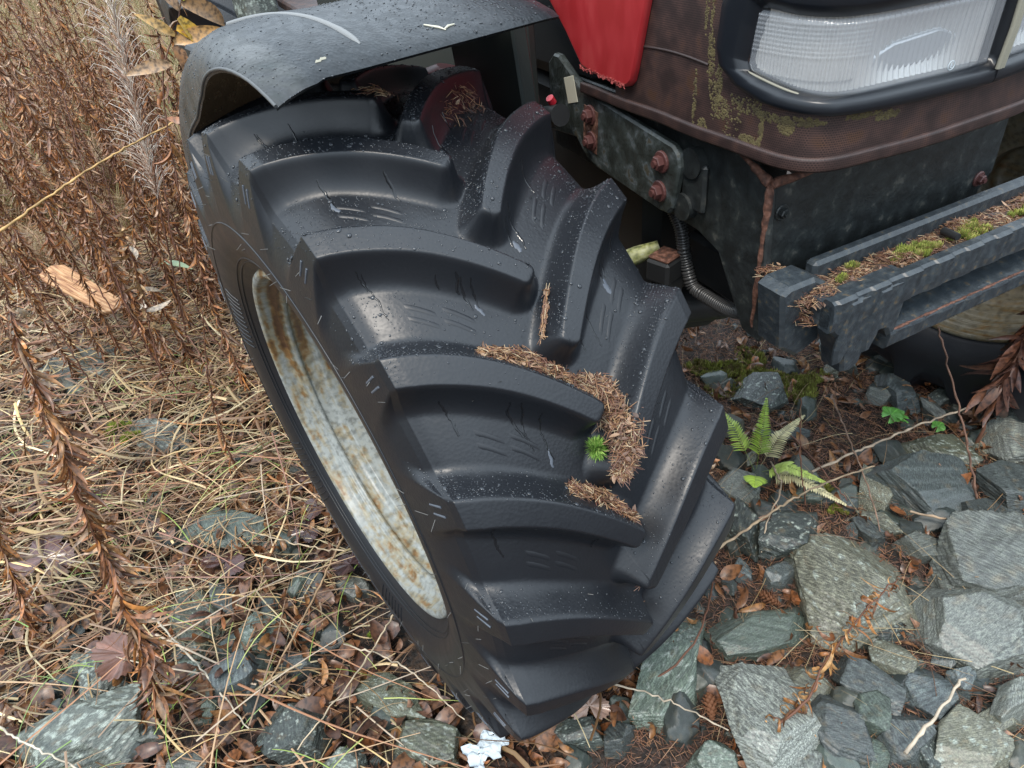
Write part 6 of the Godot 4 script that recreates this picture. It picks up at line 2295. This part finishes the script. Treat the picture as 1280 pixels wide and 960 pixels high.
func make_small_things(t: Node3D) -> void:
	# needle heaps caught on the tyre
	var axle := Vector3(0, TYRE_R, 0)
	var base := 31.34
	var spot := func(x: float, deg: float, wide: float, high: float) -> Array:
		var p := on_tyre(x, deg - base, 0.0).rotated(Vector3.RIGHT, -deg_to_rad(base))
		var q := on_tyre(x, deg - base, 0.01).rotated(Vector3.RIGHT, -deg_to_rad(base))
		return [axle + p, wide * 1.3, (q - p).normalized().lerp(Vector3.UP, .4).normalized(), high * 1.25]
	needle_heap("needle_heap", "needle heap lodged along the lug in the middle of the tyre", [spot.call(-.085, 43.2, .012, .006), spot.call(-.07, 42.2, .016, .011), spot.call(-.055, 41.2, .018, .015), spot.call(-.042, 40.0, .018, .015), spot.call(-.03, 38.8, .017, .013), spot.call(-.018, 37.3, .013, .012), spot.call(-.008, 36.0, .010, .010)], 1100, Transform3D())
	var str_a: Array = spot.call(.026, 46.6, .002, .004)
	var str_b: Array = spot.call(-.014, 41.8, .002, .004)
	var strand := []
	for k in 9: strand.append([(str_a[0] as Vector3).lerp(str_b[0], k / 8.0) + (str_a[2] as Vector3) * .002, .0035, str_a[2], .005])
	needle_heap("needle_heap", "thin string of needles hanging down into the middle heap", strand, 90, Transform3D(), ((str_b[0] as Vector3) - str_a[0]).normalized())
	needle_heap("needle_heap", "largest needle heap filling the groove between lug tips, beside the moss tuft", [spot.call(.004, 35.3, .012, .008), spot.call(.018, 34.4, .016, .012), spot.call(.032, 33.2, .019, .016), spot.call(.036, 31.6, .021, .018), spot.call(.034, 29.8, .020, .018), spot.call(.026, 28.0, .018, .016), spot.call(.014, 26.3, .014, .013), spot.call(.004, 25.0, .010, .010), spot.call(-.004, 24.2, .008, .006)], 1700, Transform3D())
	needle_heap("needle_heap", "flat needle heap on the lug edge below the moss tuft", [spot.call(-.055, 23.6, .010, .008), spot.call(-.04, 22.2, .014, .011), spot.call(-.025, 20.6, .015, .012), spot.call(-.010, 18.6, .012, .009), spot.call(.0, 17.0, .008, .006)], 700, Transform3D())
	needle_heap("needle_heap", "few needles stuck at the lowest lug tips", [spot.call(.018, -3.5, .010, .006), spot.call(.008, 4.5, .008, .005)], 40, Transform3D())
	needle_heap("needle_heap", "needles and twigs caught in the dark under the fender", [spot.call(.10, 80.0, .030, .02), spot.call(.13, 82.0, .025, .03), spot.call(.0, 83.0, .02, .01)], 170, Transform3D())
	# moss tuft in the heap
	var mt: Array = spot.call(-.004, 26.4, 0, 0)
	var sh := Shape.new()
	for k in 520:
		var d := Vector3(rng.randfn(0, 1), rng.randfn(0, 1), rng.randfn(0, 1)).normalized()
		d = (d + (mt[2] as Vector3) * .8).normalized()
		sh.tint(pick([Color(.10, .22, .03), Color(.20, .36, .06), Color(.28, .42, .10)], .25))
		sh.leaf((mt[0] as Vector3) + (mt[2] as Vector3) * .006 + d * .004, d, d.cross(Vector3(.3, .5, .8)), rng.randf_range(.007, .015), .0016, rng.randf_range(-1, 1), .2, 3)
	tag(obj("moss_tuft", sh, M.moss), "small bright green moss tuft on the tyre's needle heap", "moss")
	# litter and moss in the bumper's trough, in the tractor's axes
	var xf := t.transform
	var trough := []
	for k in 30:
		var a := -.24 + k * .022
		trough.append([Vector3(a, .896 + .004 * sin(k * 1.7), .553 + .012 * sin(k * 2.3)), .028, Vector3.UP, .014 + .006 * sin(k * .9)])
	var bed := Shape.new()
	var bed_rows := []
	for k in 60:
		var row := []
		for q in 7: row.append(Vector3(-.243 + k * .0117, .893 + .008 * sin(PI * q / 6.0) + ground_noise.get_noise_2d(k * .3, q * .4) * .012, .519 + q * .0112))
		bed_rows.append(row)
	bed.grid(bed_rows)
	bed.tint(Color(.05, .032, .024))
	for k in bed.c.size(): bed.c[k] = Color(.05, .032, .024)
	stuff(tag(obj("rotted_litter", bed, M.needle, self, xf), "dark rotted litter bed lying in the bumper trough under needles and moss", "litter"))
	trough.append([Vector3(-.235, .86, .560), .018, Vector3.UP, .03])
	trough.append([Vector3(-.235, .90, .50), .02, Vector3.UP, .02])
	needle_heap("needle_heap", "needles and twig bits filling the trough of the front bumper", trough, 5200, xf)
	needle_heap("needle_heap", "needles on the ledge between bumper block and frame corner", [[Vector3(-.25, .915, .49), .022, Vector3.UP, .014]], 90, xf)
	sh = Shape.new()
	sh.tube([Vector3(.065, .912, .545), Vector3(.06, .914, .575)], [.007, .006], 8)
	tag(obj("bark_piece", sh, M.dark_metal, self, xf), "short dark bark piece lying in the bumper moss", "bark")
	for e in [[[[.115, .558, .05, .026], [.09, .565, .03, .02]], 420, "largest yellow green moss cushion in the bumper trough"], [[[-.03, .553, .035, .022], [.01, .560, .03, .02]], 330, "second moss cushion left of the bark piece in the bumper"], [[[-.125, .535, .012, .01]], 40, "tiny moss tuft against the bumper's rear rail"], [[[-.165, .553, .012, .01]], 40, "tiny moss tuft nearest the bumper's end block"], [[[.24, .57, .04, .02]], 120, "moss at the right end of the bumper trough"]]:
		var k := get_child_count()
		moss_patch("moss_cushion", e[2], e[0], self, func(_x, _z): return .899, e[1], .0105, [Color(.30, .33, .06), Color(.22, .26, .05), Color(.40, .40, .12), Color(.16, .20, .04), Color(.28, .20, .08)])
		(get_child(k) as Node3D).transform = xf
	moss_patch("ground_moss", "olive brown moss on the ground under the frame corner", [[1.20, -.05, .16, .18], [1.28, .08, .14, .10], [1.12, -.15, .12, .12]], self, ground, 1500, .022, [Color(.14, .14, .03), Color(.20, .20, .04), Color(.12, .09, .03), Color(.26, .28, .06)])
	moss_patch("ground_moss", "green moss on the gravelly stone at left", [[-.62, -1.31, .05, .04], [-.60, -1.22, .04, .03]], self, func(x, z): return ground(x, z) + .055, 300, .018, [Color(.22, .26, .04), Color(.30, .34, .05)])
	moss_patch("ground_moss", "green moss by the fence of twigs beside the knobbly stone", [[.93, .42, .04, .05], [.88, .46, .03, .03]], self, ground, 160, .014, [Color(.16, .18, .03), Color(.22, .24, .04)])
	moss_patch("ground_moss", "moss patch among straw left of the tyre's foot", [[-.26, -.02, .03, .02]], self, func(x, z): return ground(x, z) + .02, 120, .014, [Color(.24, .32, .04), Color(.3, .36, .06)])


func _ready() -> void:
	rng.seed = 20240611
	# camera
	var cam := Camera3D.new()
	cam.name = "camera"
	cam.transform = Transform3D(Basis(Vector3(0.801, -0.103, 0.589), Vector3(0.436, 0.775, -0.458), Vector3(-0.409, 0.624, 0.666)).orthonormalized(), Vector3(-0.395, 1.474, 0.974))
	cam.fov = 60.26
	cam.near = 0.05
	cam.far = 400.0
	add_child(cam)
	cam.current = true
	# overcast sky
	var we := WorldEnvironment.new()
	we.name = "environment"
	var env := Environment.new()
	env.background_mode = Environment.BG_SKY
	var sky := Sky.new()
	var ps := ProceduralSkyMaterial.new()
	ps.sky_top_color = Color(0.885, 0.945, 1.0)
	ps.sky_horizon_color = Color(0.33, 0.35, 0.37)
	ps.sky_curve = 0.25
	ps.ground_bottom_color = Color(0.22, 0.19, 0.15)
	ps.ground_horizon_color = Color(0.42, 0.40, 0.36)
	ps.sky_energy_multiplier = 1.0
	sky.sky_material = ps
	env.sky = sky
	env.background_energy_multiplier = 1.5
	env.tonemap_mode = Environment.TONE_MAPPER_LINEAR
	env.tonemap_exposure = 2.0
	env.sdfgi_enabled = true
	env.ssao_enabled = true
	env.ssil_enabled = true
	we.environment = env
	add_child(we)
	var sun := DirectionalLight3D.new()
	sun.name = "sun"
	sun.light_energy = 0.45
	sun.light_color = Color(1.0, 0.97, 0.93)
	sun.light_angular_distance = 14.0
	sun.shadow_enabled = true
	sun.transform = Transform3D(Basis.looking_at(Vector3(0.45, -1.0, -0.25), Vector3.UP), Vector3(0, 5, 0))
	add_child(sun)

	ground_noise.seed = 11
	ground_noise.frequency = 1.3
	ground_noise.fractal_octaves = 3
	make_materials()
	make_ground()
	build_tyre_meshes()
	build_rim_meshes()
	var t := tractor()
	make_stones()
	make_plants()
	make_litter()
	make_small_things(t)
